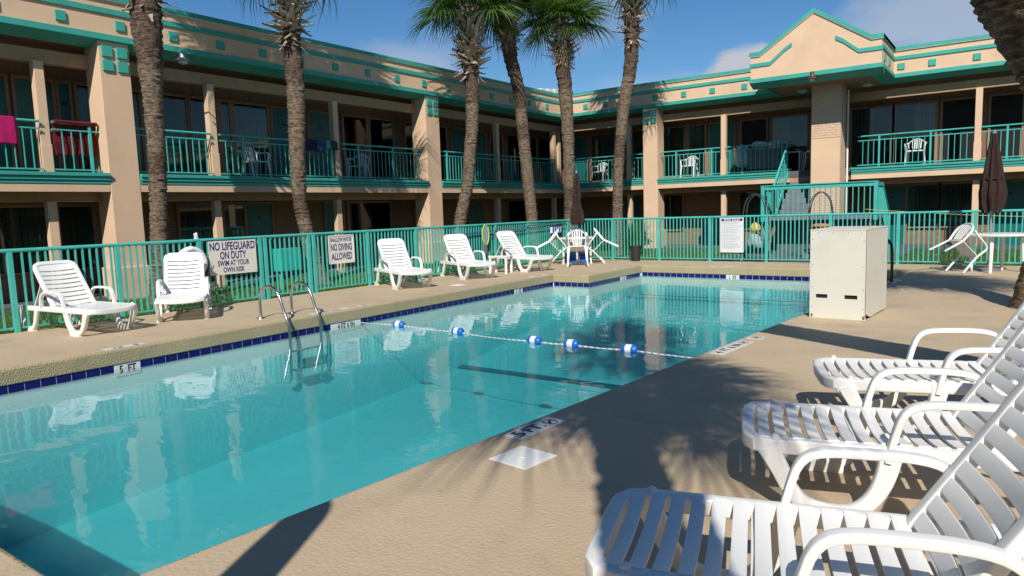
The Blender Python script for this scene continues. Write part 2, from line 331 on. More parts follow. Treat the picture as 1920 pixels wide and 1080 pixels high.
WZ = -0.244         # water level, the deck is z = 0
GZ = -0.10          # lawn level

# ------------------------------------------------------------------ ground, deck, pool
XR = lambda y: 6.7228 + 0.0881 * y
hole = [(0, -12.54), (0, 0), (0.93, 0), (0.93, 2.75), (XR(2.66), 2.66), (XR(-12.54), -12.54)]
def offset(poly, d):
    out = []; n = len(poly)
    for i in range(n):
        a, b, c = Vector(poly[i - 1]), Vector(poly[i]), Vector(poly[(i + 1) % n])
        e1 = (b - a).normalized(); e2 = (c - b).normalized(); n1 = Vector((-e1.y, e1.x)); n2 = Vector((-e2.y, e2.x))
        k = n1 + n2; out.append(tuple(b + k * (d / (1 + n1.dot(n2)))))
    return out
area = sum(hole[i - 1][0] * hole[i][1] - hole[i][0] * hole[i - 1][1] for i in range(6))
OUT = 1 if area < 0 else -1       # normal side that points away from the pool
def FX(y): return -2.58 + 0.045 * (y + 5)
g = MB(); outer = [(-90, -90), (90, -90), (90, 90), (-90, 90)]
lim = [(-2.9 - 0.0, -18), (16, -18), (16, 4.45), (FX(4.45) - .02, 4.45)]
lim = [(FX(-18) - .06, -18), (16, -18), (16, 4.42), (FX(4.42) - .06, 4.42)]
def tess(mb, polys, z):
    tri = tessellate_polygon([[Vector((x, y, 0)) for x, y in p] for p in polys]); flat = [(x, y, z) for p in polys for x, y in p]
    n = len(mb.v); mb.v += flat
    for t in tri: mb.f.append(tuple(n + i for i in t)); mb.mi.append(mb.cur)
tess(g, [outer, lim], GZ)
o = g.build('lawn', M['lawn'], recalc=False, smooth=False); tag(o, kind='structure')
d = MB(); r0 = 0.035
tess(d, [lim, offset(hole, OUT * r0)], 0.0)
n = 6
rings = [[(x, y, -r0 + r0 * math.sin(a)) for x, y in offset(hole, OUT * (r0 * (1 - math.cos(a))))] for a in [PI / 2 * (1 - i / n) for i in range(n + 1)]]
rings.append([(x, y, -0.175) for x, y in hole])
rings.append([(x, y, -0.19) for x, y in offset(hole, OUT * 0.02)])
d.cur = 1
for a, b in zip(rings[:-1], rings[1:]):
    for i in range(6):
        j = (i + 1) % 6; d.quad(a[i], a[j], b[j], b[i])
d.cur = 0
for i in range(4):
    a, b = lim[i], lim[(i + 1) % 4]; d.quad((*a, 0), (*b, 0), (*b, -.3), (*a, -.3))
deck = d.build('pool_deck', [M['deck'], M['coping']], smooth=True); tag(deck, kind='structure')
# joints in the deck: shallow strips of filler
j = MB()
for a, b, w in (((6.4, -4.75), (16, -3.9), .006), ((XR(-9) + .35, -9.3), (16, -8.7), .005), ((-2.6, -8.95), (-.02, -8.75), .006)):
    a = Vector((*a, .0015)); b = Vector((*b, .0015)); n_ = Vector((-(b - a).y, (b - a).x, 0)).normalized() * w
    j.quad(a - n_, b - n_, b + n_, a + n_)
tag(j.build('deck_joint', mat('joint_filler', (0.50, 0.42, 0.30), 0.9), deck), kind='structure')

# basin
pb = MB(); hb = offset(hole, OUT * 0.02); hb4 = offset(hole, -OUT * 0.48)
def depth(y):
    if y > 1.6: return -0.75
    if y > -3.4: return -0.75 - (1.6 - y) / 5.0 * 0.75
    return -1.5 - (-3.4 - y) / 9.1 * 0.5
def lerp(a, b, t): return tuple(a[i] + (b[i] - a[i]) * t for i in range(len(a)))
for i in range(6):
    a, b = hb[i], hb[(i + 1) % 6]; k = 24
    for s_ in range(k):
        p, q = lerp(a, b, s_ / k), lerp(a, b, (s_ + 1) / k); pb.quad((*p, -.19), (*q, -.19), (*q, depth(q[1])), (*p, depth(p[1])))
ys = [-12.6 + i * 0.4 for i in range(39)]
for y0, y1 in zip(ys[:-1], ys[1:]):
    for i in range(10):
        x0, x1 = -.1 + i * .8, .7 + i * .8
        pb.quad((x0, y0, depth(y0)), (x1, y0, depth(y0)), (x1, y1, depth(y1)), (x0, y1, depth(y1)))
basin = pb.build('pool_basin', M['plaster'], smooth=True); tag(basin, kind='structure')
lt = MB()
for yy, w in ((-3.45, .09), (2.0, .05)):
    for i in range(8): lt.quad((-.05 + i * .9, yy - w, depth(yy - w) + .03), (.85 + i * .9, yy - w, depth(yy - w) + .03), (.85 + i * .9, yy + w, depth(yy + w) + .03), (-.05 + i * .9, yy + w, depth(yy + w) + .03))
lt.build('slope_line', M['linetile'], basin)
dr = MB().lathe([(.15, 0), (.14, .02), (.04, .03)], 20); dr.build('main_drain', M['whitetile'], basin).location = (3.4, -10.2, depth(-10.2))
# water body, closed
w = MB(); hw = offset(hole, OUT * 0.05)
top = [(x, y, WZ) for x, y in hw]; bot = [(x, y, -2.3) for x, y in hw]
tess(w, [hw], WZ); nn = len(w.f)
tess(w, [hw], -2.3)
for i in range(6): w.quad(top[i], top[(i + 1) % 6], bot[(i + 1) % 6], bot[i])
wme = w.mesh('pool_water', M['water'], smooth=False, recalc=False)
bm = bmesh.new(); bm.from_mesh(wme); bmesh.ops.remove_doubles(bm, verts=bm.verts, dist=1e-5); bmesh.ops.recalc_face_normals(bm, faces=bm.faces); bm.to_mesh(wme); bm.free()
wo_ = put('pool_water', wme); tag(wo_, kind='structure')

# waterline tiles, one object each
TW = 0.1555
tile_me = MB().box((-TW / 2 + .0035, -.004, -.012), (TW / 2 - .0035, .006, .074)).mesh('tile', M['bluetile'], smooth=False, bevel=.0015)
white_me = MB().box((-TW / 2 + .002, -.004, -.076), (TW / 2 - .002, .007, .076)).mesh('tile', M['whitetile'], smooth=False, bevel=.0015)
gb = MB()
def tilerow(a, b, start, n, inward, marks=()):
    a = Vector(a); b = Vector(b); dr_ = (b - a).normalized(); nrm = Vector(inward)
    ang = math.atan2(nrm.y, nrm.x) + PI / 2
    for k in range(n):
        p = a + dr_ * (start + (k + .5) * TW)
        o_ = put('tile', white_me if k in marks else tile_me, basin, (p.x, p.y, -.262), (0, 0, math.atan2(dr_.y, dr_.x)))
        if (Vector((-math.sin(o_.rotation_euler.z), math.cos(o_.rotation_euler.z))) .dot(nrm)) < 0: o_.rotation_euler.z += PI
    p0 = a + dr_ * start; p1 = a + dr_ * (start + n * TW)
    e = nrm * 0.003
    gb.quad((p0.x + e.x, p0.y + e.y, -.285), (p1.x + e.x, p1.y + e.y, -.285), (p1.x + e.x, p1.y + e.y, -.186), (p0.x + e.x, p0.y + e.y, -.186))
xl = -0.02
left_marks = {}
def kof(y): return int(round((y + 12.44) / TW - .5))
mk5 = [kof(-9.72), kof(-9.72) + 1]; mk4 = [kof(-6.30) + i for i in range(-1, 3)]; mk3 = [kof(-1.42), kof(-1.42) + 1]
tilerow((xl, -12.44), (xl, 0), 0, 80, (1, 0), mk5 + mk4 + mk3)
tilerow((-.02, .02), (.95, .02), 0.02, 6, (0, -1))
tilerow((.91, .02), (.91, 2.77), 0, 17, (1, 0), [10, 11])
bdir = (Vector((XR(2.66), 2.68)) - Vector((.91, 2.77))).normalized()
tilerow((.91, 2.77), (XR(2.66), 2.68), .02, 38, (0, -1), [14, 15])
gb.build('grout_line', M['grout'], basin, smooth=False)
def xt(y, txt, sx=.9): text_mesh(txt, .125, M['blacktext'], basin, frame((-.011, y, -.255), (0, 1, 0), (0, 0, 1)), sx=sx, bold=.003)
ky = lambda ks: -12.44 + (sum(ks) / len(ks) + .5) * TW
xt(ky(mk5), '5  FT', .75); xt(ky(mk4), '4 FT 6 IN', .72); xt(ky(mk3), '3  FT', .75)
text_mesh('2  FT', .12, M['blacktext'], basin, frame((.92, .02 + 11 * TW, -.25), (0, 1, 0), (0, 0, 1)), sx=.75, bold=.003)
pp = Vector((.91, 2.77)) + bdir * (.02 + 15 * TW)
text_mesh('1  FT', .12, M['blacktext'], basin, frame((pp.x, pp.y - .0095, -.25), (bdir.x, bdir.y, 0), (0, 0, 1)), sx=.75, bold=.003)

# walkway slabs of the motel (ground floor)
wk = MB().box((-7.95, -26, -.4), (-6.75, 12.65, -.03)); tag(wk.build('walkway', M['walk'], smooth=False), kind='structure')
wk = MB().box((-6.75, 11.4, -.4), (24, 12.65, -.031)); tag(wk.build('walkway', M['walk'], smooth=False), kind='structure')
wk = MB().box((1.6, 4.9, -.3), (6.2, 11.4, -.05)); tag(wk.build('path', M['walk'], smooth=False), kind='structure')

# ------------------------------------------------------------------ the motel
def wing(name, label, tf, u0, u1, pil, posts, sq, doors, wins, ldoors, lwins, rails, lposts, trims):
    """tf(u, v, z): u along the front, v outward (0 = front plane), z up"""
    T = thing(name, label, 'building')
    def bx(mb, a, b):
        p, q = tf(*a), tf(*b); mb.box(tuple(min(p[i], q[i]) for i in range(3)), tuple(max(p[i], q[i]) for i in range(3))); return mb
    def part(nm, m, *boxes, parent=T, bev=0):
        mb = MB()
        for a, b in boxes: bx(mb, a, b)
        return mb.build(nm, m, parent, smooth=False, bevel=bev)
    part('parapet', M['stucco'], ((u0[0], -.25, 5.15), (u1, 0, 5.95)))
    part('parapet_cap', M['teal'], ((u0[0] - .03, -.3, 5.93), (u1, .05, 6.03)))
    part('cap_flashing', M['whitetile'], ((u0[0] - .02, .0, 5.912), (u1, .042, 5.927)))
    part('accent_band', M['teal'], ((u0[0] - .03, .0, 5.65), (u1, .035, 5.755)))
    part('lower_band', M['teal'], ((u0[0] - .03, -.02, 5.13), (u1, .045, 5.245)))
    mb = MB(); poly = [(.04, 5.127), (-.34, 5.01), (-.34, 5.06), (.04, 5.147)]
    mb.prism(poly, lambda v, z: tf(u0[0] - .03, v, z), lambda v, z: tf(u1, v, z)); mb.build('soffit_board', M['teal'], T, smooth=False)
    part('soffit', M['trimwood'], ((u0[0], -1.7, 5.035), (u1, -.30, 5.075)))
    part('roof', M['roofflat'], ((u0[0] - 9, -9, 5.45), (u1, -.26, 5.6)))
    part('upper_beam', M['beamwood'], ((u0[1], -.62, 4.61), (u1, -.46, 4.87)))
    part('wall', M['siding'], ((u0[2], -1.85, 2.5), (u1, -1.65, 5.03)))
    part('wall', M['brickwall'], ((u0[2], -1.85, -.4), (u1, -1.652, 2.2)))
    part('balcony_slab', M['walk'], ((u0[1], -1.65, 2.30), (u1, -.12, 2.5)))
    part('walkway_ceiling', M['beamwood'], ((u0[1], -1.65, 2.13), (u1, -.14, 2.299)))
    part('lower_beam', M['beamwood'], ((u0[1], -.62, 1.94), (u1, -.46, 2.128)))
    for a, b in trims:
        part('fascia_board', M['stucco'], ((a, -.14, 2.13), (b, -.03, 2.285)))
        for k, (z0, z1, v) in enumerate(((2.287, 2.355, -.015), (2.357, 2.43, .01), (2.432, 2.50, .04))):
            part('ledge_board', M['teal'], ((a, -.13, z0), (b, v, z1)), bev=.004)
    sqm = MB().box((-.095, -.095, 0), (.095, .095, .035)).mesh('accent_square', M['teal'], smooth=False, bevel=.006)
    nrm = Vector(tf(0, 1, 0)) - Vector(tf(0, 0, 0)); ax = (Vector(tf(1, 0, 0)) - Vector(tf(0, 0, 0)))
    def sqat(u, v, z, par, s=1.0):
        o_ = put('accent_square', sqm, par); o_.matrix_world = frame(tf(u, v, z), ax if ax.cross(Vector((0, 0, 1))).dot(nrm) > 0 else -ax, (0, 0, 1)) @ Matrix.Scale(s, 4); return o_
    for u in sq: sqat(u, 0, 5.45, T)
    for (a, b) in pil:
        mb = MB(); bx(mb, (a, -.62, -.4), (b, -.025, 5.12)); bx(mb, (a - .06, -.62, -.4), (b + .06, .04, .58))
        P = mb.build('pilaster', M['stucco'], T, smooth=False, bevel=.008)
        for du in (-.145, .145):
            for z in (4.92, 4.64): sqat((a + b) / 2 + du, -.025, z, P, 1.12)
    for (a, b) in posts: part('post', M['stucco'], ((a, -.52, 2.5), (b, -.36 + .02, 4.62)), ((a - .012, -.53, 2.5), (b + .012, -.33, 3.05)), bev=.004)
    for (a, b) in lposts: part('post', M['stucco'], ((a, -.52, -.4), (b, -.36, 1.95)), bev=.004)
    def door(a, b, z0, z1, dark=False):
        f = part('door_frame', M['trimwood'], ((a - .06, -1.65, z0), (a, -1.60, z1 + .07)), ((b, -1.65, z0), (b + .06, -1.60, z1 + .07)), ((a, -1.65, z1), (b, -1.60, z1 + .07)))
        part('door', M['darkvoid'] if dark else M['tealdoor'], ((a, -1.65, z0), (b, -1.625, z1)), parent=f)  # when dark: open doorway, its unlit room painted as a near-black sheet
        if not dark:
            c = (a + b) / 2; part('number_plate', M['black'], ((c - .05, -1.625, z0 + 1.52), (c + .05, -1.62, z0 + 1.59)), parent=f)
            part('handle', M['steel'], ((b - .12, -1.625, z0 + .95), (b - .06, -1.59, z0 + 1.0)), parent=f)
    def window(a, b, z0, z1, cur=(0., 1.)):
        f = part('window', M['trimwood'], ((a - .07, -1.65, z0), (a, -1.585, z1 + .07)), ((b, -1.65, z0), (b + .07, -1.585, z1 + .07)), ((a, -1.65, z1), (b, -1.585, z1 + .07)), ((a, -1.65, z0 - .05), (b, -1.57, z0)))
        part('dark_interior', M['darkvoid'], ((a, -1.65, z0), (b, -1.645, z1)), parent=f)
        if cur:
            c0, c1 = a + (b - a) * cur[0], a + (b - a) * cur[1]; k = max(8, int((c1 - c0) / .035)); mb = MB()
            for i in range(k):
                p, q = c0 + (c1 - c0) * i / k, c0 + (c1 - c0) * (i + 1) / k
                va = -1.636 + .012 * math.sin(i * 1.9) ; vb = -1.636 + .012 * math.sin((i + 1) * 1.9)
                mb.quad(tf(p, va, z0 + .02), tf(q, vb, z0 + .02), tf(q, vb, z1 - .02), tf(p, va, z1 - .02))
            mb.build('curtain', M['curtain'], f, smooth=True, recalc=False)
        part('pane', M['glass'], ((a, -1.607, z0), (b, -1.60, z1)), parent=f)
    for dd in doors: door(dd[0], dd[1], 2.5, 4.47, len(dd) > 2)
    for ww in wins: window(ww[0], ww[1], 2.62 if len(ww) < 4 else ww[3], 4.47, ww[2] if len(ww) > 2 else (0, 1))
    for dd in ldoors: door(dd[0], dd[1], -.03, 1.87)
    for ww in lwins: window(ww[0], ww[1], .55 if ww[1] - ww[0] > .6 else .3, 1.87, (0, 1))
    # railings
    bal = MB().box((-.009, -.009, 0), (.009, .009, .76)).mesh('baluster', M['tealmetal'], smooth=False)
    for (a, b) in rails:
        mb = MB(); vv = -.30
        mb.sweep([tf(a, vv, 3.475), tf(b, vv, 3.475)], .05, .05, ref=(0, 0, 1)); rl = mb.build('railing', M['tealmetal'], T)
        part('mid_rail', M['tealmetal'], ((a, vv - .015, 3.325), (b, vv + .015, 3.352)), parent=rl)
        part('bottom_rail', M['tealmetal'], ((a, vv - .015, 2.555), (b, vv + .015, 2.585)), parent=rl)
        k = int((b - a) / .148)
        for i in range(1, k):
            u = a + (b - a) * i / k
            if i % 9 == 4: part('rail_post', M['tealmetal'], ((u - .025, vv - .025, 2.5), (u + .025, vv + .025, 3.455)), parent=rl)
            else: put('baluster', bal, rl, tf(u, vv, 2.575))
    return T, part, bx, tf

# left wing
tfA = lambda u, v, z: (-6.3 + v, u, z)
WA, partA, bxA, _ = wing('motel_wing', 'long two storey peach motel wing along the left side behind the pool fence', tfA,
    (-26, -26, -26), 12.65,
    pil=[(-25.7, -25.1), (-16.1, -15.5), (-6.68, -6.08), (2.87, 3.50)],
    posts=[(-14.6, -14.43), (-11.1, -10.93), (-7.74, -7.57), (-4.20, -4.03), (-.52, -.35), (6.95, 7.12), (10.80, 10.97)],
    lposts=[(-14.6, -14.43), (-11.1, -10.93), (-7.74, -7.57), (-4.22, -4.05), (-.55, -.38), (6.92, 7.1), (10.80, 10.97)],
    sq=[-10.66, -9.55, -8.44] + [-7.33, -6.23, -5.12, -4.0, -2.89, -1.77, -.65, .51, 1.65, 2.82, 3.97, 5.12, 6.29, 7.44, 8.62, 9.82],
    doors=[(-8.6, -7.8), (-7.62, -7.0 + .05), (-6.82, -6.62), (-1.55, -.80), (-.32, .50), (6.0, 6.85), (7.15, 7.94)],
    wins=[(-10.4, -9.3), (-6.46, -5.15), (-4.62, -4.02), (-3.9, -3.22), (-3.08, -2.86), (-2.72, -1.72), (.95, 1.85, (.55, 1)), (2.02, 2.98, (0, .9)), (3.6, 4.1), (4.6, 5.62), (8.25, 8.98), (9.35, 10.42, (0, .8)), (10.6, 11.4, None), (11.6, 12.5)],
    ldoors=[(-2.55, -1.78), (.08, .74), (6.79, 7.65)],
    lwins=[(-9.9, -9.0), (-8.8, -7.2), (-7.05, -6.4), (-4.4, -3.5), (-3.2, -2.64), (.95, 2.7), (3.9, 5.2), (9.3, 11.0)],
    rails=[(-15.4, -11.12), (-10.9, -7.76), (-7.55, -6.70), (-6.06, -4.22), (-4.01, -.54), (-.33, 2.85), (3.52, 6.93), (7.14, 10.78)],
    trims=[(-15.48, -6.69), (-6.07, 2.86), (3.51, 11.0)])
# back wing
tfB = lambda u, v, z: (u, 11.05 - v, z)
WB, partB, bxB, _ = wing('motel_wing', 'two storey peach motel wing with a pointed gable across the far end', tfB,
    (-6.3, -6.3, -7.95), 26,
    pil=[(-2.86, -2.28), (13.5, 14.1)],
    posts=[(-6.95, -6.78), (-3.70, -3.53), (0.0, .17), (7.57, 7.74), (11.3, 11.47)],
    lposts=[(-3.70, -3.53), (0.0, .17), (7.57, 7.74), (11.3, 11.47)],
    sq=[-5.27, -4.4, -2.35, -1.23, -.18, .94, 5.66, 6.47, 7.58, 8.7, 9.8],
    doors=[(-6.84, -6.15), (-.85, .05), (.35, 1.22, 1), (6.66, 7.55, 1), (7.92, 8.7, 1)],
    wins=[(-5.92, -4.85), (-4.35, -3.4), (-2.75, -2.2), (-2.12, -1.05), (1.44, 2.62, (0, .5), 2.52), (2.75, 3.2, None), (4.05, 5.24, (.0, .55), 2.52), (5.32, 6.46, (.5, 1), 2.52), (9.0, 10.4)],
    ldoors=[(-4.4, -3.7), (4.93, 5.69), (8.1, 8.9)],
    lwins=[(-2.75, -1.95), (.3, 1.15), (5.76, 6.62), (6.68, 7.53), (9.6, 11.2)],
    rails=[(-5.95, -3.72), (-3.51, -2.88), (-2.26, -.02), (.19, 2.42), (4.45, 7.55), (7.76, 11.28)],
    trims=[(-6.24, -2.87), (-2.27, 2.42), (4.32, 13.4)])
# gable block
G0, G1, GV = 1.86, 5.46, 2.35
gz = [(G0, 5.14), (G1, 5.14), (G1, 5.93), (G1 - .28, 5.93), ((G0 + G1) / 2, 6.94), (G0 + .28, 5.93), (G0, 5.93)]
mb = MB(); mb.prism(gz, lambda u, z: tfB(u, GV, z), lambda u, z: tfB(u, -.24, z)); gable = mb.build('gable', M['stucco'], WB, smooth=False)
def band(pts, z_t, v, th, nm, m, par):
    for a, b in zip(pts[:-1], pts[1:]):
        pass
    k = MB(); n_ = len(pts); top = [(u, z + z_t) for u, z in pts]; poly = pts + top[::-1]
    for i in range(n_ - 1):
        k.prism([pts[i], pts[i + 1], top[i + 1], top[i]], lambda u, z: tfB(u, v, z), lambda u, z: tfB(u, v + th, z))
    return k.build(nm, m, par, smooth=False)
line = [(G0 - .04, 5.92), (G0 + .27, 5.92), ((G0 + G1) / 2, 6.93), (G1 - .27, 5.92), (G1 + .04, 5.92)]
band(line, .12, GV, .045, 'parapet_cap', M['teal'], gable)
capb = MB()
for i in range(4):
    a, b = line[i], line[i + 1]
    capb.prism([a, b, (b[0], b[1] + .12), (a[0], a[1] + .12)], lambda u, z: tfB(u, GV, z), lambda u, z: tfB(u, -.26, z))
capb.build('gable_coping', M['teal'], gable, smooth=False)
band([(a, b - .016) for a, b in line], .014, GV, .038, 'cap_flashing', M['whitetile'], gable)
band([(G0 - .03, 5.60), (G0 + .58, 5.60), (G0 + .78, 5.76), (G0 + .98, 5.93), (G0 + 1.2, 6.06)], .11, GV, .03, 'accent_band', M['teal'], gable)
band([(G1 - 1.2, 6.06), (G1 - .98, 5.93), (G1 - .78, 5.76), (G1 - .58, 5.60), (G1 + .03, 5.60)], .11, GV, .03, 'accent_band', M['teal'], gable)
partB('lower_band', M['teal'], ((G0 - .04, GV - .02, 5.13), (G1 + .04, GV + .045, 5.25)), parent=gable)
partB('return_band', M['teal'], ((G1 - .0, .046, 5.13), (G1 + .04, GV - .021, 5.245)), ((G0 - .04, .046, 5.13), (G0, GV - .021, 5.245)), ((G1, .036, 5.65), (G1 + .03, GV, 5.755)), ((G1 + .0, .051, 5.93), (G1 + .04, GV, 6.03)), parent=gable)
mb = MB()
mb.prism([(GV + .04, 5.127), (GV - .36, 4.99), (GV - .36, 5.04), (GV + .04, 5.147)], lambda v, z: tfB(G0 - .03, v, z), lambda v, z: tfB(G1 + .03, v, z))
mb.prism([(G1 + .04, 5.127), (G1 - .34, 5.00), (G1 - .34, 5.04), (G1 + .04, 5.147)], lambda u, z: tfB(u, .03, z), lambda u, z: tfB(u, GV - .35, z))
mb.prism([(G0 - .04, 5.127), (G0 + .34, 5.00), (G0 + .34, 5.04), (G0 - .04, 5.147)], lambda u, z: tfB(u, .03, z), lambda u, z: tfB(u, GV - .35, z))
mb.build('soffit_board', M['teal'], gable, smooth=False)
partB('gable_soffit', M['trimwood'], ((G0 + .3, -.3, 5.03), (G1 - .3, GV - .33, 5.07)), parent=gable)
sqm2 = MB().box((-.095, -.095, 0), (.095, .095, .035)).mesh('accent_square', M['teal'], smooth=False, bevel=.006)
for v in (1.9, 1.0): put('accent_square', sqm2, gable).matrix_world = frame(tfB(G1, v, 5.45), (0, 1, 0), (0, 0, 1))
# brick column with single bricks
colm = MB(); bxB(colm, (3.345, .26, -.4), (4.185, 1.035, 5.06)); colo = colm.build('brick_column', M['brickjoint'], WB, smooth=False)
bw, bh, bd = .2, .066, .095
brick_me = MB().box((-bw / 2, -.012, -bh / 2), (bw / 2, .02, bh / 2)).mesh('brick', M['paintbrick'], smooth=False)
half_me = MB().box((-bw / 4 + .003, -.012, -bh / 2), (bw / 4 - .003, .02, bh / 2)).mesh('brick', M['paintbrick'], smooth=False)
cnt = 0; rest = MB()
for row in range(68):
    z = 5.02 - row * .0745
    for face in (0, 1):
        wdt = .84 if face == 0 else .775; ncol = 4; pitch = wdt / 4
        items = [(i + .5, 1) for i in range(4)] if row % 2 == 0 else [(.25, 0)] + [(i, 1) for i in (1, 2, 3)] + [(3.75, 0)]
        for c, full in items:
            u = c * pitch
            if face == 0:
                if 1.9 < z < 3.42 and .03 < u < .81: continue
                loc = tfB(3.345 + u, 1.035, z); rz = 0
            else: loc = tfB(4.185, .26 + u, z); rz = PI / 2
            if cnt < 300 and z > .9:
                o_ = put('brick', brick_me if full else half_me, colo, loc, (0, 0, rz), (pitch * .965 / bw if full else pitch * .95 / bw, 1, 1)); cnt += 1
            else:
                hw_ = (bw / 2 if full else bw / 4) * .95
                if face == 0: rest.box((loc[0] - hw_, loc[1] - .012, z - bh / 2), (loc[0] + hw_, loc[1] + .02, z + bh / 2))
                else: rest.box((loc[0] - .02, loc[1] - hw_, z - bh / 2), (loc[0] + .012, loc[1] + hw_, z + bh / 2))
tag(rest.build('bricks', M['paintbrick'], colo, smooth=False), kind='stuff')
partB('smooth_panel', M['stucco'], ((3.35, 1.03, 1.92), (4.18, 1.056, 3.40)), parent=colo)
dp = MB().sweep([tfB(4.25, .24, -.1), tfB(4.25, .24, 4.9)], .06, .06); dp.build('downpipe', M['plastic'], WB)
# ceiling lamps under the gable
for (u, v) in ((2.96, .55), (4.79, .25)):
    MB().lathe([(.15, 0), (.17, -.05), (.08, -.1)], 16).build('ceiling_light', M['lens'], WB).location = tfB(u, v, 5.03)
# hanging flood lamps
def lampthing(loc, ax, m, label):
    t = thing('wall_lamp', label, 'lamp', loc)
    MB().sweep([(-ax[0] * .5, -ax[1] * .5, .02), (0, 0, .06)], .03, .03).build('arm', M['lampbronze'], t)
    MB().lathe([(.05, .10), (.06, .0), (.07, -.04), (.15, -.1), (.15, -.115), (.06, -.09)], 18).build('lamp_shade', m, t)
    MB().lathe([(.02, -.06), (.10, -.115), (.09, -.16), (.03, -.18)], 16).build('lens', M['lens'], t)
lampthing((-5.75, -5.25, 4.95), (1, 0), M['lampmetal'], 'grey metal flood lamp sticking out under the eaves of the left wing')
lampthing((3.68, 8.52, 5.12), (0, -1), M['lampbronze'], 'small bronze flood lamp on the front edge of the gable')

# the two wings that close the court behind the camera and on the right; seen only in the window glass
for nm_, lb_, tf_, u0_, u1_ in (('south_wing', 'peach motel wing closing the court behind the camera', lambda u, v, z: (u, -24 + v, z), -6.0, 26.0), ('east_wing', 'peach motel wing closing the court far out on the right', lambda u, v, z: (24 - v, u, z), -23.5, 10.9)):
    T_ = thing('motel_wing', lb_, 'building')
    def pt(nm, m, *boxes):
        k_ = MB()
        for a_, b_ in boxes:
            p_, q_ = tf_(*a_), tf_(*b_); k_.box(tuple(min(p_[i], q_[i]) for i in range(3)), tuple(max(p_[i], q_[i]) for i in range(3)))
        return k_.build(nm, m, T_, smooth=False)
    pt('parapet', M['stucco'], ((u0_, -.25, 5.15), (u1_, 0, 5.95))); pt('parapet_cap', M['teal'], ((u0_, -.3, 5.93), (u1_, .05, 6.03))); pt('accent_band', M['teal'], ((u0_, 0, 5.65), (u1_, .035, 5.755))); pt('lower_band', M['teal'], ((u0_, -.02, 5.13), (u1_, .045, 5.245)))
    pt('wall', M['siding'], ((u0_, -2.2, -.4), (u1_, -1.65, 5.1))); pt('balcony_slab', M['stucco'], ((u0_, -1.65, 2.13), (u1_, -.1, 2.5))); pt('ledge_board', M['teal'], ((u0_, -.1, 2.28), (u1_, .03, 2.5))); pt('roof', M['roofflat'], ((u0_, -6, 5.1), (u1_, -.26, 5.3)))
    pt('railing', M['tealmetal'], ((u0_, -.3, 3.45), (u1_, -.25, 3.5)), ((u0_, -.29, 2.56), (u1_, -.26, 2.6)))
    n_ = int((u1_ - u0_) / 7)
    for i in range(n_ + 1): uu = u0_ + (u1_ - u0_ - .6) * i / n_; pt('pilaster', M['stucco'], ((uu, -.6, -.4), (uu + .6, -.02, 5.12)))

# staircase
ST = thing('staircase', 'outdoor concrete staircase with teal railings under the gable', 'staircase')
MB().box((2.3, 8.55, .93), (5.42, 9.92, 1.05)).build('landing', M['stepgrey'], ST, smooth=False)
for x in (2.4, 5.3): MB().box((x - .06, 8.65, -.3), (x + .06, 8.77, .93)).build('support_post', M['trimwood'], ST, smooth=False)
MB().box((2.5, 9.35, -.3), (5.3, 9.45, .93)).build('under_wall', M['walk'], ST, smooth=False)
for i in range(8):
    z = 1.05 + (i + 1) * .181; y = 9.92 + i * .245
    MB().box((2.42, y, z - .18), (3.30, y + .26, z)).build('step', M['stepgrey'], ST, smooth=False, bevel=.006)
for i in range(7):
    z = 1.05 - (i + 1) * .16; y = 9.92 + i * .26
    MB().box((4.4, y, z - .15), (5.36, y + .27, z)).build('step', M['stepgrey'], ST, smooth=False, bevel=.006)
rl = MB().box((2.27, 8.50, 1.86), (5.45, 8.56, 1.97)).build('landing_rail', M['tealmetal'], ST, smooth=False)
MB().box((2.24, 8.47, 1.97), (5.48, 8.6, 2.0)).build('rail_cap', M['tealmetal'], rl, smooth=False)
MB().box((2.3, 8.515, 1.08), (5.42, 8.545, 1.11)).build('bottom_rail', mat('white_kickboard', (.6, .63, .62), .6), rl, smooth=False)
stb = MB().box((-.012, -.012, 0), (.012, .012, .78)).mesh('baluster', M['tealmetal'], smooth=False)
for i in range(1, 21): put('baluster', stb, rl, (2.3 + i * 3.12 / 21, 8.53, 1.09))
for x in (2.3, 5.42): MB().box((x - .05, 8.48, .9), (x + .05, 8.58, 1.98)).build('newel_post', M['tealmetal'], ST, smooth=False)
rl = MB().box((5.39, 8.6, 1.86), (5.45, 9.75, 1.97)).build('end_rail', M['tealmetal'], ST, smooth=False)
for i in range(9): put('baluster', stb, rl, (5.42, 8.7 + i * .12, 1.09))
rl = MB().box((2.27, 8.6, 1.86), (2.33, 9.5, 1.97)).build('end_rail', M['tealmetal'], ST, smooth=False)
for i in range(7): put('baluster', stb, rl, (2.3, 8.7 + i * .12, 1.09))
# sloping railing of the upper flight
k = MB(); a0, a1 = Vector((2.40, 9.35, 1.98)), Vector((2.40, 11.1, 3.48))
k.sweep([a0, a1], .07, .07, seg=4, ref=(1, 0, 0), p=.5); srl = k.build('stair_rail', M['tealmetal'], ST)
k = MB(); k.sweep([(2.40, 9.5, 1.02), (2.40, 11.1, 2.46)], .05, .12, seg=4, ref=(1, 0, 0), p=.4); k.build('stringer', M['tealmetal'], srl)
for i in range(9):
    t = (i + .6) / 9.5; y = 9.45 + t * 1.65; z = 1.1 + t * 1.36; put('baluster', stb, srl, (2.40, y, z), scale=(1, 1, 1.06))
k = MB(); k.sweep([(5.42, 9.75, 1.92), (5.42, 11.3, .9)], .06, .06, seg=4, ref=(1, 0, 0), p=.5); srl = k.build('stair_rail', M['tealmetal'], ST)
for i in range(11): t = i / 11; put('baluster', stb, srl, (5.42, 9.85 + t * 1.4, 1.0 - t * .95), scale=(1, 1, 1.05))

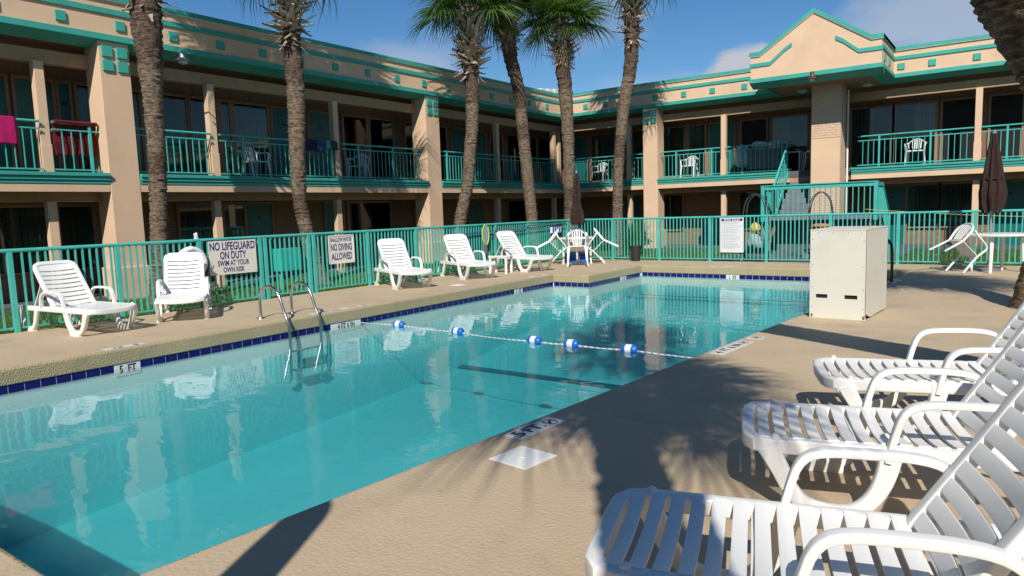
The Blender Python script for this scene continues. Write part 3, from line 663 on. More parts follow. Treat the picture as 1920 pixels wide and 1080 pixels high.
# rooftop units behind the corner
MB().prism([(12.6, 6.0), (15.6, 6.0), (15.1, 6.95), (13.0, 6.95)], lambda y, z: (-9.6, y, z), lambda y, z: (-10.6, y, z)).build('roof_ridge', M['roofdark'], WA, smooth=False)
for i in range(3):
    b = MB().box((-9.3, 13.2 + i * .56, 6.2), (-8.7, 13.66 + i * .56, 6.86 + i * .05)).build('rooftop_unit', M['cream'], None, smooth=False, bevel=.02)
    tag(b, ['left', 'middle', 'right'][i] + 'most of three cream rooftop units above the motel corner' if i != 1 else 'middle one of three cream rooftop units above the motel corner', 'air unit', 'rooftop units')

# ------------------------------------------------------------------ pool fence
fb = MB().box((-.0125, -.0125, 0), (.0125, .0125, 1.08)).mesh('baluster', M['tealmetal'], smooth=False)
fpost = MB().box((-.035, -.035, -.15), (.035, .035, 1.135)).mesh('post', M['tealmetal'], smooth=False, bevel=.004)
def fence(T, a, b, posts, pitch=.0975, skip=()):
    a = Vector((*a, 0)); b = Vector((*b, 0)); L = (b - a).length; dr_ = (b - a).normalized(); ang = math.atan2(dr_.y, dr_.x)
    MB().sweep([a + Vector((0, 0, 1.155)), b + Vector((0, 0, 1.155))], .056, .056, seg=10, ref=(0, 0, 1)).build('top_rail', M['tealmetal'], T)
    MB().sweep([a + Vector((0, 0, .065)), b + Vector((0, 0, .065))], .03, .035, seg=4, p=.5, ref=(0, 0, 1)).build('bottom_rail', M['tealmetal'], T)
    for s_ in posts: p = a + dr_ * s_; put('post', fpost, T, p, (0, 0, ang))
    n_ = int(L / pitch)
    for i in range(n_):
        s_ = (i + .5) * L / n_
        if min([abs(s_ - q) for q in posts] + [9]) < .055: continue
        p = a + dr_ * s_; o_ = put('baluster', fb, T, (p.x, p.y, .07), (0, 0, ang))
FA = thing('pool_fence', 'teal metal picket fence along the left side of the pool up to the gate', 'fence')
yA = lambda y: (FX(y), y)
s0 = -14.5
fence(FA, yA(s0), yA(-5.86), [(-y0 * -1 - s0) / math.cos(.045) for y0 in (-12.7, -11.2, -9.79, -8.37, -7.05, -5.90)])
GT = thing('pool_gate', 'teal picket gate between the lifeguard sign and the no diving sign', 'gate')
fence(GT, yA(-5.83), yA(-4.80), [.035, .99])
FA2 = thing('pool_fence', 'teal metal picket fence from the gate to the far left corner', 'fence')
fence(FA2, yA(-4.76), (-2.16, 4.3), [.035] + [(y0 + 4.76) for y0 in (-3.36, -1.95, -.54, .9, 2.3)] + [9.04])
FBt = thing('pool_fence', 'teal metal picket fence across the far end behind the pool', 'fence')
fence(FBt, (-2.12, 4.3), (13.4, 4.3), [x + 2.12 for x in (-.68, .74, 2.15, 3.60, 5.08, 6.5, 7.95, 9.4, 10.85, 12.3)])

# ------------------------------------------------------------------ signs on the fence
def sign(label, y, z0, z1, wdt, m, lines):
    t = thing('sign', label, 'sign', (FX(y) + .05, y, z0), 0)
    ang = math.atan2(1, .045); xd = Vector((.045, 1, 0)).normalized()
    mb = MB(); nx = Vector((1, -.045, 0)).normalized()
    pts = [xd * (-wdt / 2), xd * (wdt / 2)]
    poly = [(-wdt / 2, 0), (wdt / 2, 0), (wdt / 2, z1 - z0), (-wdt / 2, z1 - z0)]
    mb.prism(poly, lambda a, z: tuple(xd * a + Vector((0, 0, z))), lambda a, z: tuple(xd * a + nx * .006 + Vector((0, 0, z)))); mb.build('panel', m, t, smooth=False)
    for txt, hh, zz, ww, off in lines:
        fit_text(txt, ww, hh, M['bluetext'], t, frame(xd * off + nx * .0075 + Vector((0, 0, zz)), xd, (0, 0, 1)), bold=.026)
    for a in (-wdt / 2 + .03, wdt / 2 - .03):
        for zz in (.04, z1 - z0 - .04): MB().lathe([(.006, 0), (.006, .004)], 8).build('screw', M['black'], t).matrix_local = frame(xd * a + nx * .006 + Vector((0, 0, zz)), xd, (0, 0, 1))
    return t
sign('white sign reading NO LIFEGUARD ON DUTY SWIM AT YOUR OWN RISK on the fence', -6.46, .535, 1.125, .90, M['signwhite'],
     [('NO LIFEGUARD', .145, .495, .86, 0), ('ON DUTY', .14, .335, .50, 0), ('SWIM AT YOUR', .10, .198, .60, .0), ('OWN RISK', .095, .08, .41, 0)])
t = sign('white framed sign reading SHALLOW WATER NO DIVING ALLOWED right of the gate', -4.09, .535, 1.11, .64, M['signwhite'],
     [('SHALLOW WATER', .085, .48, .54, 0), ('NO DIVING', .145, .33, .53, 0), ('ALLOWED', .145, .145, .52, 0)])
xd = Vector((.045, 1, 0)).normalized(); nx = Vector((1, -.045, 0)).normalized()
for (a, b, c, d_) in ((-.32, .32, 0, .02), (-.32, .32, .555, .575), (-.32, -.30, .0, .575), (.30, .32, .0, .575)):
    MB().prism([(a, c), (b, c), (b, d_), (a, d_)], lambda u, z: tuple(xd * u + nx * .006 + Vector((0, 0, z))), lambda u, z: tuple(xd * u + nx * .016 + Vector((0, 0, z)))).build('frame', M['signwhite'], t, smooth=False)
# pool rules
t = thing('sign', 'tall white POOL RULES board hanging on the far fence', 'sign', (2.745, 4.245, .24))
MB().box((-.30, 0, 0), (.30, .008, .89)).build('panel', M['rulewhite'], t, smooth=False)
MB().box((-.27, -.002, .80), (.27, 0, .865)).build('header', M['bluetext'], t, smooth=False)
text_mesh('POOL RULES', .075, M['whitetile'], t, frame((0, -.0035, .832), (1, 0, 0), (0, 0, 1)), sx=.95, bold=.002)
ink = MB(); random.seed(3); zz = .77
while zz > .07:
    x = -.25
    L = random.uniform(.28, .5)
    while x < -.25 + L:
        wl_ = random.uniform(.012, .045); ink.box((x, -.0015, zz), (x + wl_, 0, zz + .008)); x += wl_ + .009
    zz -= .021 if random.random() > .3 else .034
tag(ink.build('small_print', M['ruleink'], t, smooth=False), kind='stuff')
# depth markers on the deck
def deckmark(label, c, xd_, L, wd, items, circle=None):
    t = thing('depth_marker', label, 'marker', (c[0], c[1], 0.0))
    xd_ = Vector((*xd_, 0)).normalized(); yd = Vector((-xd_.y, xd_.x, 0))
    mb = MB(); mb.prism([(-L / 2, -wd / 2), (L / 2, -wd / 2), (L / 2, wd / 2), (-L / 2, wd / 2)], lambda a, b: tuple(xd_ * a + yd * b + Vector((0, 0, .0005))), lambda a, b: tuple(xd_ * a + yd * b + Vector((0, 0, .004)))); mb.build('plate', M['whitetile'], t, smooth=False)
    for txt, sz, off, sx in items: text_mesh(txt, sz, M['blacktext'], t, frame(xd_ * off + Vector((0, 0, .0055)), xd_, yd), sx=sx, bold=.003)
    if circle is not None:
        r_ = wd * .36; c_ = xd_ * circle + Vector((0, 0, .0055)); k = MB(); kk = 28
        for i in range(kk):
            a, b = 2 * PI * i / kk, 2 * PI * (i + 1) / kk; f_ = lambda an, rr: tuple(c_ + xd_ * math.cos(an) * rr + yd * math.sin(an) * rr)
            k.quad(f_(a, r_), f_(b, r_), f_(b, r_ * .84), f_(a, r_ * .84))
        for an in (.8,):
            dd = (xd_ * math.cos(an) + yd * math.sin(an)); pp_ = dd.cross(Vector((0, 0, 1))) * .006
            k.quad(c_ - dd * r_ * .85 - pp_, c_ + dd * r_ * .85 - pp_, c_ + dd * r_ * .85 + pp_, c_ - dd * r_ * .85 + pp_)
        k.build('no_diving_symbol', M['redmark'], t, smooth=False)
        k = MB(); up = Vector((0, 0, .0005))
        for (p, q, w_) in (((-.03, -.02), (.015, .012), .007), ((.015, .012), (.035, -.02), .005), ((-.01, -.005), (-.035, .025), .005)):
            p_ = c_ + xd_ * p[0] + yd * p[1] + up; q_ = c_ + xd_ * q[0] + yd * q[1] + up; s_ = (q_ - p_).normalized().cross(Vector((0, 0, 1))) * w_
            k.quad(p_ - s_, q_ - s_, q_ + s_, p_ + s_)
        k.build('diver_figure', M['blacktext'], t, smooth=False)
    return t
ed = (.088, 1)
deckmark('white 5 FT. depth marker with no diving circle on the near coping', (6.01, -9.82), ed, .50, .155, [('5', .15, -.17, 1.1), ('FT.', .15, -.01, .95)], .165)
deckmark('white 4 FT 6 IN depth marker on the right coping beside the rope', (6.29, -6.54), ed, .78, .155, [('4', .13, -.32, 1), ('FT', .13, -.165, .9), ('6', .13, -.02, 1), ('IN', .13, .12, .9)], .29)
deckmark('small white no diving marker beyond the 4 FT 6 IN marker', (6.35, -5.91), ed, .17, .155, [], 0)
deckmark('white 5 FT depth marker on the left coping in front of the first lounger', (-.10, -9.62), (0, -1), .46, .13, [('5', .12, -.14, 1.1), ('FT', .12, .08, .95)])
deckmark('long white depth marker on the left coping beside the ladder', (-.14, -6.42), (0, -1), .74, .13, [('4 FT 6 IN', .12, 0, .85)])
deckmark('small white depth marker past the ladder on the left coping', (-.14, -5.70), (0, -1), .22, .13, [], 0)
deckmark('white marker on the left coping in front of the far loungers', (-.12, -.45), (0, -1), .6, .11, [('3 FT', .11, 0, 1)])
deckmark('white marker on the stepped corner of the coping by the table', (1.02 - .2, 1.7), (0, -1), .5, .1, [('2 FT', .1, 0, 1)])
deckmark('white marker on the far coping below the pool rules board', (2.95, 2.86), (1, 0), .5, .12, [('1 FT', .1, 0, 1)])
def lid(c, xd_, s_, label):
    xd_ = Vector((*xd_, 0)).normalized(); yd = Vector((-xd_.y, xd_.x, 0)); t = thing('deck_hatch', label, 'hatch', (*c, 0))
    MB().prism([(-s_ / 2, -s_ / 2), (s_ / 2, -s_ / 2), (s_ / 2, s_ / 2), (-s_ / 2, s_ / 2)], lambda a, b: tuple(xd_ * a + yd * b), lambda a, b: tuple(xd_ * a + yd * b + Vector((0, 0, .006)))).build('cover', M['plastic'], t, smooth=False, bevel=.001)
    MB().lathe([(.016, .006), (.014, .0085), (.004, .0085)], 14).build('finger_hole', M['signwhite'], t)
lid((6.265, -10.335), (.12, 1), .29, 'square white skimmer lid in the near right deck')
lid((-.66, -2.66), (.1, 1), .25, 'square white skimmer lid in the left deck near the middle lounger')

# ------------------------------------------------------------------ loungers
def make_lounger(deg):
    T = thing('sun_lounger', '', 'lounger'); m = M['plastic']; hw_ = .315
    TH = R(deg); ct, st = math.cos(TH), math.sin(TH); HX = 1.03
    k = MB()
    pth = [(1.9, -hw_ , .325), (1.05, -hw_, .33), (.11, -hw_, .335), (.05, -hw_ + .02, .335), (.02, -hw_ + .07, .332), (.01, -.15, .322), (.01, 0, .318), (.01, .15, .322), (.02, hw_ - .07, .332), (.05, hw_ - .02, .335), (.11, hw_, .335), (1.05, hw_, .33), (1.9, hw_, .325)]
    k.sweep(pth, .070, .062, seg=16, ref=(0, 0, 1), p=.28); k.build('seat_frame', m, T)
    def slatmesh(wd, sag=.026, hl=hw_ - .012):
        q = MB(); q.sweep([(0, y, -sag * (1 - (y / hl) ** 2)) for y in [hl * (i / 5 - 1) for i in range(11)]], wd, .014, seg=8, ref=(1, 0, 0), p=.25); return q.mesh('slat', m)
    sm = slatmesh(.053)
    for i in range(13): put('slat', sm, T, (.085 + i * .0755, 0, .366))
    fe = slatmesh(.06); 
    MB().sweep([(1.05, -hw_, .35), (1.05, hw_, .35)], .03, .03, ref=(0, 0, 1)).build('hinge_bar', m, T)
    # backrest as its own part with slats below it
    L = .745; hw_ = .275; k = MB(); 
    def bp(s_, y, n_=0): return (HX + s_ * ct - n_ * st, y, .355 + s_ * st + n_ * ct)
    pth = [bp(0, -hw_ + .005), bp(.4, -hw_ + .005, -.004), bp(L - .08, -hw_ + .005), bp(L - .03, -hw_ + .02), bp(L, -hw_ + .07), bp(L + .008, -.1, -.008), bp(L + .01, 0, -.01), bp(L + .008, .1, -.008), bp(L, hw_ - .07), bp(L - .03, hw_ - .02), bp(L - .08, hw_ - .005), bp(.4, hw_ - .005, -.004), bp(0, hw_ - .005)]
    k.sweep(pth, .048, .060, seg=16, ref=(-st, 0, ct), p=.32); B = k.build('backrest', m, T)
    q = MB(); hl = hw_ - .02
    q.sweep([(0, y, -.022 * (1 - (y / hl) ** 2)) for y in [hl * (i / 5 - 1) for i in range(11)]], .060, .014, seg=8, ref=(1, 0, 0), p=.25); bm_ = q.mesh('slat', m)
    for i in range(9): s_ = .04 + i * .0755; put('slat', bm_, B, bp(s_, 0, .012), (0, -TH, 0))
    q = MB(); q.sweep([(0, y, -.018 * (1 - (y / hl) ** 2)) for y in [hl * (i / 5 - 1) for i in range(11)]], .085, .016, seg=6, ref=(1, 0, 0), p=.5); put('head_slat', q.mesh('slat', m), B, bp(L - .035, 0, .01), (0, -TH, 0))
    hw_ = .315
    for s_ in (-1, 1):
        y = s_ * (hw_ + .028)
        k = MB(); pth = catmull([(.605, y, .30), (.635, y, .43), (.67, y, .525), (.74, y, .567), (.90, y, .575), (1.05, y, .571), (1.14, y, .545), (1.20, y, .48), (1.225, y, .37)], 3)
        k.sweep(pth, .052, .032, seg=16, ref=(0, 1, 0), p=.36); k.build('armrest', m, T)
        y = s_ * (hw_ + .012)
        k = MB(); pth = catmull([(.10, y, .325), (.15, y, .23), (.20, y, .13), (.27, y, .06), (.38, y, .038), (.48, y, .05), (.555, y, .12), (.60, y, .22), (.625, y, .34)], 3)
        k.sweep(pth, [.055] * len(pth), [.10 - .035 * math.sin(PI * i / (len(pth) - 1)) for i in range(len(pth))], seg=12, ref=(0, 1, 0), p=.4)
        k.box((.28, y - .035, 0), (.51, y + .035, .06)); k.build('leg', m, T)
        k = MB(); pth = catmull([(1.86, y, .32), (1.83, y, .2), (1.78, y, .1), (1.70, y, .045), (1.60, y, .035), (1.52, y, .05), (1.46, y, .12), (1.42, y, .22), (1.38, y, .32)], 3)
        k.sweep(pth, .05, [.085 - .03 * math.sin(PI * i / (len(pth) - 1)) for i in range(len(pth))], seg=12, ref=(0, 1, 0), p=.4)
        k.box((1.50, y - .035, 0), (1.72, y + .035, .06)); k.build('leg', m, T)
        k = MB(); k.sweep([bp(.42, s_ * .27, -.02), (1.56, s_ * .27, .33)], .03, .022, seg=6, p=.6); k.build('back_strut', m, T)
    for q_ in (((1.0, -.29, .29), (1.03, .29, .335)), ((.5, -.29, .285), (.53, .29, .33)), ((1.5, -.3, .29), (1.54, .3, .33)), ((1.86, -.3, .30), (1.9, .3, .34))): MB().box(*q_).build('cross_rib', m, T, smooth=False)
    for s_ in (-1, 1): MB().lathe([(.018, 0), (.018, .02), (.008, .028)], 10).build('stacking_knob', m, T).location = (.13, s_ * hw_ * .985, .362)
    return T
proto = make_lounger(58)
lo = [((7.47, -11.56), 16.5, 'nearest white slatted sun lounger, cut by the bottom edge of the picture'),
      ((7.52, -10.08), 17.5, 'second white sun lounger from the front on the right deck, between two others'),
      ((7.60, -8.72), 20.0, 'farthest of the three white sun loungers on the right deck, nearest the cream box'),
      ((-1.20, -9.17), 184.5, 'leftmost white sun lounger by the fence, turned sideways'),
      ((-1.27, -8.22), 147, 'white sun lounger in front of the life ring'),
      ((-.91, -3.55), 155.6, 'white sun lounger standing alone right of the no diving sign'),
      ((-.82, -1.54), 155.0, 'white sun lounger left of the low side table'),
      ((-.53, .49), 166.0, 'white sun lounger right of the low side table')]
for i, (p, a, lb) in enumerate(lo):
    if i == 3: proto = make_lounger(52)
    o_ = proto if i in (0, 3) else copy_tree(proto)
    o_.location = (*p, 0); o_.rotation_euler = (0, 0, R(a)); o_['label'] = lb
    o_['group'] = 'sun loungers on the right deck' if i < 3 else 'sun loungers along the left fence'

# ------------------------------------------------------------------ resin armchairs
def make_chair():
    T = thing('plastic_chair', '', 'chair'); m = M['plastic']
    k = MB(); n_ = 8
    for i in range(n_):
        for j_ in range(n_):
            pass
    k = MB(); k.sweep([(-.20, 0, .415), (0, 0, .425), (.16, 0, .435), (.215, 0, .43), (.235, 0, .405)], [.40, .43, .45, .44, .42], .02, seg=12, ref=(0, 1, 0), p=.5); k.build('seat', m, T)
    for s_ in (-1, 1):
        k = MB(); k.sweep(catmull([(.27, s_ * .255, 0), (.235, s_ * .245, .22), (.21, s_ * .245, .43), (.215, s_ * .26, .60), (.15, s_ * .275, .655), (.0, s_ * .275, .66), (-.13, s_ * .262, .66), (-.215, s_ * .235, .69)], 3), .05, .032, seg=8, ref=(0, 1, 0), p=.6); k.build('arm_and_front_leg', m, T)
        k = MB(); k.sweep([(-.30, s_ * .235, 0), (-.235, s_ * .215, .25), (-.19, s_ * .20, .43)], .045, .035, seg=8, ref=(0, 1, 0), p=.6); k.build('leg', m, T)
    k = MB(); pts = []
    for i in range(13):
        a = PI * i / 12; y = .225 * math.cos(a); h = .62 + .19 * math.sin(a); pts.append((-.19 - (h - .43) * .22, y, h))
    pts = [(-.195, .20, .43)] + pts + [(-.195, -.20, .43)]
    k.sweep(pts, .045, .025, seg=8, ref=(1, 0, 0), p=.6); k.build('back_frame', m, T)
    for y in (-.12, -.06, 0, .06, .12):
        ht = .62 + .19 * math.sqrt(1 - (y / .225) ** 2)
        k = MB(); k.sweep([(-.20, y * .75, .44), (-.225, y * .9, .55), (-.19 - (ht - .43) * .22, y, ht)], .034, .01, seg=6, ref=(0, 1, 0), p=.5); k.build('back_slat', m, T)
    return T
pc = make_chair(); chairs = []
def chair(loc, rz, lb, grp, tilt=0.):
    o_ = pc if not chairs else copy_tree(pc); chairs.append(o_); o_['label'] = lb; o_['group'] = grp
    # tilt about the front feet (x = .27)
    Mx = Matrix.Translation((loc[0], loc[1], loc[2])) @ Matrix.Rotation(rz, 4, 'Z') @ Matrix.Rotation(tilt, 4, 'Y') @ Matrix.Translation((-.27 if tilt else 0, 0, 0))
    lo_, ro, sc = Mx.decompose(); o_.location = lo_; o_.rotation_mode = 'QUATERNION'; o_.rotation_quaternion = ro
    return o_
gc = 'white resin armchairs on the upper balcony'; BZ = 2.5
chair((-5.05, 11.75, BZ), R(-90), 'white resin chair on the back balcony behind the folded brown umbrella', gc)
chair((-1.30, 11.75, BZ), R(-90), 'white resin chair on the back balcony right of the peach pilaster', gc)
chair((2.95, 11.85, BZ), R(200), 'white resin chair on the back balcony left of the brick column', gc)
chair((6.05, 11.65, BZ), R(-90), 'white resin chair on the balcony right of the brick column', gc)
chair((-7.1, .75, BZ), R(-60), 'white resin chair on the left balcony right of the hung clothes', gc)
chair((-7.1, -2.75, BZ), R(0), 'white resin chair on the left balcony left of the second palm', gc)
gt = 'chairs tipped against the far left table'
TL = (-.98, 2.78)
tt = R(50)
for ang, r_, lb in ((215, .76, 'white resin chair tipped against the left side of the far table'), (28, .74, 'white resin chair tipped against the right side of the far table'), (118, .72, 'white resin chair tipped against the fence side of the far table')):
    a = R(ang); chair((TL[0] + r_ * math.cos(a), TL[1] + r_ * math.sin(a), .01), a + PI, lb, gt, tt)
chair((TL[0] + .42, TL[1] - .70, 0.0), R(120), 'white resin chair tipped towards the camera side of the far table', gt, R(18))
TR = (8.38, 2.95)
chair((7.70, 2.45, .01), R(38), 'white resin chair tipped against the right hand table', 'chairs tipped against tables', tt)

# ------------------------------------------------------------------ tables and umbrellas
def table(c, r_, h, label, legs, lr=.032):
    T = thing('patio_table', label, 'table', (*c, 0))
    MB().lathe([(r_ * .96, h - .045), (r_, h - .03), (r_, h - .004), (r_ * .985, h), (.03, h - .002)], 40).build('table_top', M['plastic'], T)
    for a in legs:
        a = R(a); p = Vector((math.cos(a) * r_ * .72, math.sin(a) * r_ * .72, 0))
        MB().sweep([(p.x * 1.08, p.y * 1.08, 0), (p.x, p.y, h - .04)], [lr * 1.7, lr * 2.2], seg=12, ref=(0, 1, 0)).build('leg', M['plastic'], T)
    return T
table(TL, .48, .72, 'round white resin table with four tipped chairs at the far left corner', (-60, 30, 120, 210))
table(TR, .56, .74, 'round white resin table at the far right deck', (-103, -10, 80, 170), .036)
def umbrella(c, z0, z1, rmax, label, prof):
    T = thing('closed_umbrella', label, 'umbrella', (*c, 0))
    MB().lathe([(.02, .02), (.02, z1)], 12).build('pole', M['lampmetal'], T)
    MB().lathe([(.2, 0), (.2, .04), (.05, .07), (.03, .2)], 20).build('base', M['greyplastic'], T)
    k = MB(); seg = 32; nz = 26; base = 0
    for i in range(nz):
        t = i / (nz - 1); z = z0 + (z1 - z0) * t; rr = rmax * 1.0
        pr = prof(t)
        for s_ in range(seg):
            a = 2 * PI * s_ / seg; f_ = 1 + .20 * math.cos(8 * a + 2 * t) + .06 * math.sin(3 * a + 5 * t) + .05 * noise.noise((math.cos(a) * 2, math.sin(a) * 2, z * 4))
            zz = z + (.05 * math.cos(8 * a) if i == 0 else 0)
            k.v.append((rmax * pr * f_ * math.cos(a), rmax * pr * f_ * math.sin(a), zz))
    for i in range(nz - 1):
        for s_ in range(seg):
            s2 = (s_ + 1) % seg; k.f.append((i * seg + s_, i * seg + s2, (i + 1) * seg + s2, (i + 1) * seg + s_)); k.mi.append(0)
    k.build('canopy', M['umb'], T)
    MB().lathe([(.035, 0), (.045, .02), (.02, .06), (.012, .09)], 12).build('finial', M['greyplastic'], T).location = (0, 0, z1)
    k = MB(); k.lathe([(rmax * prof(.42) * 1.1, 0), (rmax * prof(.42) * 1.1, .035)], 20); k.build('tie_strap', M['umb'], T).location = (0, 0, z0 + (z1 - z0) * .42)
    return T
def profA(t): return max(.30, .30 + .70 * (1 - t) ** 1.3 - (.12 if .3 < t < .5 else 0)) * (1 if t < .96 else .6)
umbrella((TL[0] + .02, TL[1] + .02), 1.08, 2.42, .185, 'closed dark brown umbrella through the far left table', profA)
def profB(t): return (.62 + .38 * math.sin(min(1, (t + .12) * 2.2) * PI * .5)) * (1 - max(0, t - .25) * 1.05) if t < .97 else .18
umbrella((TR[0] - .13, TR[1] + .1), 1.16, 2.66, .205, 'closed dark brown umbrella through the right hand table', profB)
umbrella((7.24, -14.2), .9, 2.72, .13, 'closed umbrella behind the camera whose shadow lies across the near deck', lambda t: (1 - .3 * t) * math.sqrt(max(.02, 1 - max(0, (t - .86) / .14) ** 2)))
# low side table between two loungers
T = thing('side_table', 'low white side table between the two far left loungers', 'table', (-1.42, -.10, 0), R(15))
MB().box((-.24, -.22, .385), (.24, .22, .41)).build('table_top', M['plastic'], T, smooth=False, bevel=.006)
for a in (-.2, .2):
    for b in (-.18, .18): MB().box((a - .025, b - .025, 0), (a + .025, b + .025, .385)).build('leg', M['plastic'], T, smooth=False)

# ------------------------------------------------------------------ cream box cover
T = thing('equipment_cover', 'tall cream painted panel box with two slots beside the pool', 'box', (6.52, -4.18, 0), R(-4))
# local: x right, y back
k = MB()
W_, D_, H_ = .66, 1.10, 1.11
fr = T
xs_ = [0, .085, .215, .43, .57, W_]
# front panel with two slots cut out
fp = MB()
cuts = [(.075, .215), (.415, .565)]
for (a, b, c, d_) in ((0, W_, 0, .255), (0, .075, .255, .305), (.215, .415, .255, .305), (.565, W_, .255, .305), (0, W_, .305, H_)):
    fp.box((a, -.012, c), (b, 0.006, d_))
bmm = fp.mesh('front_panel', M['cream'], smooth=False, recalc=False); put('front_panel', bmm, T)
MB().box((.02, .012, .2), (W_ - .02, .02, .36)).build('dark_backing', M['darkvoid'], T, smooth=False)
k = MB(); k.prism([(.008, .075), (.25, .01), (.55, .02), (D_, .02), (D_, H_ + .005), (.008, H_)], lambda y, z: (W_ - .014, y, z), lambda y, z: (W_ + .002, y, z)); k.build('side_panel', M['cream'], T, smooth=False)
k = MB(); k.prism([(.008, .01), (D_, .02), (D_, H_ + .005), (.008, H_)], lambda y, z: (-.002, y, z), lambda y, z: (.014, y, z)); k.build('side_panel', M['cream'], T, smooth=False)
MB().box((.014, D_ - .015, .02), (W_ - .014, D_, H_)).build('back_panel', M['cream'], T, smooth=False)
MB().box((-.006, -.016, H_ + .001), (W_ + .006, D_ + .006, H_ + .014)).build('top_panel', M['cream'], T, smooth=False)
MB().box((W_ - .004, -.0155, .02), (W_ + .001, -.0125, H_)).build('corner_gap', M['black'], T, smooth=False)
scr = MB().lathe([(.005, 0), (.005, .003)], 8).mesh('screw', M['black'])
for x, z in ((.03, 1.0), (.03, .68), (.03, .4), (.03, .14), (.63, .98), (.63, .66), (.63, .38), (.63, .14), (.10, 1.085), (.27, 1.085), (.45, 1.085), (.6, 1.08)):
    o_ = put('screw', scr, T); o_.matrix_local = frame((x, -.0125, z), (1, 0, 0), (0, 0, 1))
for x in (.018, .628): MB().box((x, -.0165, .012), (x + .02, -.0125, .05)).build('rusty_foot', M['rust'], T, smooth=False)

# ------------------------------------------------------------------ ladder, hand rail
T = thing('pool_ladder', 'stainless steel pool ladder on the left edge of the pool', 'ladder')
for y in (-7.40, -6.84):
    pth = catmull([(-.54, y, .0), (-.54, y, .26), (-.50, y, .40), (-.40, y, .47), (-.26, y, .485), (-.13, y, .43), (-.05, y, .32), (.03, y, .12), (.10, y, -.03), (.12, y, -.2), (.10, y, -.8), (.05, y, -.95)], 5)
    MB().sweep(pth, .044, .044, seg=12).build('side_rail', M['bronzesteel'] if 0 else M['steel'], T)
    MB().lathe([(.07, 0), (.065, .012), (.03, .022)], 20).build('flange', M['steel'], T).location = (-.54, y, 0)
for z in (-.46, -.74): MB().box((.09, -7.38, z), (.17, -6.86, z + .025)).build('tread', M['steel'], T, smooth=False)
T = thing('hand_rail', 'dark curved hand rail behind the cream box', 'rail', (0, 0, 0))
MB().sweep(catmull([(6.90, .2, 0), (6.90, .2, .55), (6.86, .2, .72), (6.74, .2, .80), (6.6, .2, .78), (6.40, .2, .5), (6.3, .2, .05)], 5), .05, .05, seg=12).build('tube', mat('dark_steel', (.05, .055, .06), .3, metal=.8), T)
MB().lathe([(.08, 0), (.07, .012), (.03, .022)], 20).build('flange', M['steel'], T).location = (6.90, .2, 0)

# ------------------------------------------------------------------ rope and floats
ra, rb = Vector((.0, -5.93, WZ + .045)), Vector((XR(-6.19) - .02, -6.19, WZ + .045))
T = thing('lane_rope', 'twisted blue and white rope stretched across the pool with five floats', 'rope')
fx = [.86, 2.14, 3.54, 4.10, 4.90]
L = (rb - ra).length; n_ = 420
def rp(s_):
    p = ra.lerp(rb, s_); dmin = min(abs(p.x - f_) for f_ in fx)
    p.z = WZ + (-.004 if dmin > .45 else .012 - .016 * dmin / .45) ; p.y += .05 * math.sin(s_ * 9) ; return p
for ph, m in ((0, 'ropewhite'), (PI, 'ropewhite'), (PI / 2, 'ropeblue')):
    pts = []
    for i in range(n_ + 1):
        s_ = i / n_; p = rp(s_); a = ph + s_ * L * 2 * PI / .085; pts.append(p + Vector((0, math.cos(a) * .005, math.sin(a) * .005)))
    MB().sweep(pts, .0095 if m == 'ropewhite' else .0085, seg=5, ref=(0, 0, 1)).build('strand', M[m], T)
fm = MB().lathe([(.012, -.115), (.045, -.105), (.062, -.085), (.066, -.045)], 20); fm2 = MB()
for i, f_ in enumerate(fx):
    s_ = (f_ - ra.x) / (rb.x - ra.x); p = rp(s_); q = rp(s_ + .01); t = thing('rope_float', ['blue and white rope float nearest the left pool wall', 'blue and white float second from the left wall', 'blue and white float in the middle of the five', 'blue and white float second from the right', 'blue and white rope float nearest the right coping'][i], 'float', (p.x, p.y, WZ + .022), 0, 'floats on the lane rope')
    t.scale = (.88, .88, .88); t.rotation_euler = (0, PI / 2 + random.uniform(-.06, .06), math.atan2((q - p).y, (q - p).x) + random.uniform(-.12, .12))
    MB().lathe([(.012, -.12), (.045, -.112), (.062, -.09), (.066, -.046)], 20).build('end_cap', M['blue'], t)
    MB().lathe([(.066, .046), (.062, .09), (.045, .112), (.012, .12)], 20).build('end_cap', M['blue'], t)
    MB().lathe([(.0665, -.045), (.0675, 0), (.0665, .045)], 20).build('white_band', M['whitefoam'], t)

# ------------------------------------------------------------------ life ring and pole
T = thing('life_ring', 'white life ring hanging on the fence behind a lounger', 'life ring', (FX(-7.23) + .07, -7.23, .79))
k = MB(); seg = 40
k.sweep([(0, .225 * math.cos(2 * PI * i / seg), .225 * math.sin(2 * PI * i / seg)) for i in range(seg + 1)], .13, .10, seg=14, ref=(1, 0, 0), caps=False); k.build('ring', M['plastic'], T)
for a in (0, PI / 2, PI, 1.5 * PI): MB().sweep([(0, .225 * math.cos(a + d_), .225 * math.sin(a + d_)) for d_ in (-.09, 0, .09)], .138, .108, seg=14, ref=(1, 0, 0)).build('strap', M['signwhite'], T)
MB().sweep(catmull([(.03, .1, -.32), (.05, .22, -.26), (.03, .30, -.12), (.04, .33, -.02)], 4), .012, seg=6).build('grab_rope', M['netgrey'], T)
T = thing('skimmer_pole', 'long pole hung along the fence with a leaf net at its left end', 'pole')
MB().sweep([(FX(-.9) + .06, -.95, .92), (FX(.2) + .06, .25, .97)], .03, .03, seg=8).build('blue_pole', mat('blue_pole_paint', (.01, .08, .25), .4), T)
MB().sweep([(FX(.2) + .06, .25, .97), (-2.12, 4.15, 1.12)], .032, .032, seg=8).build('pole', M['steel'], T)
MB().sweep([(FX(.5) + .09, .5, .93), (-2.10, 4.1, 1.02)], .02, .02, seg=8).build('second_pole', M['lampmetal'], T)
T = thing('leaf_net', 'grey leaf net with lime rim hanging on the pole by the fence', 'net', (FX(.4) + .11, .38, .90))
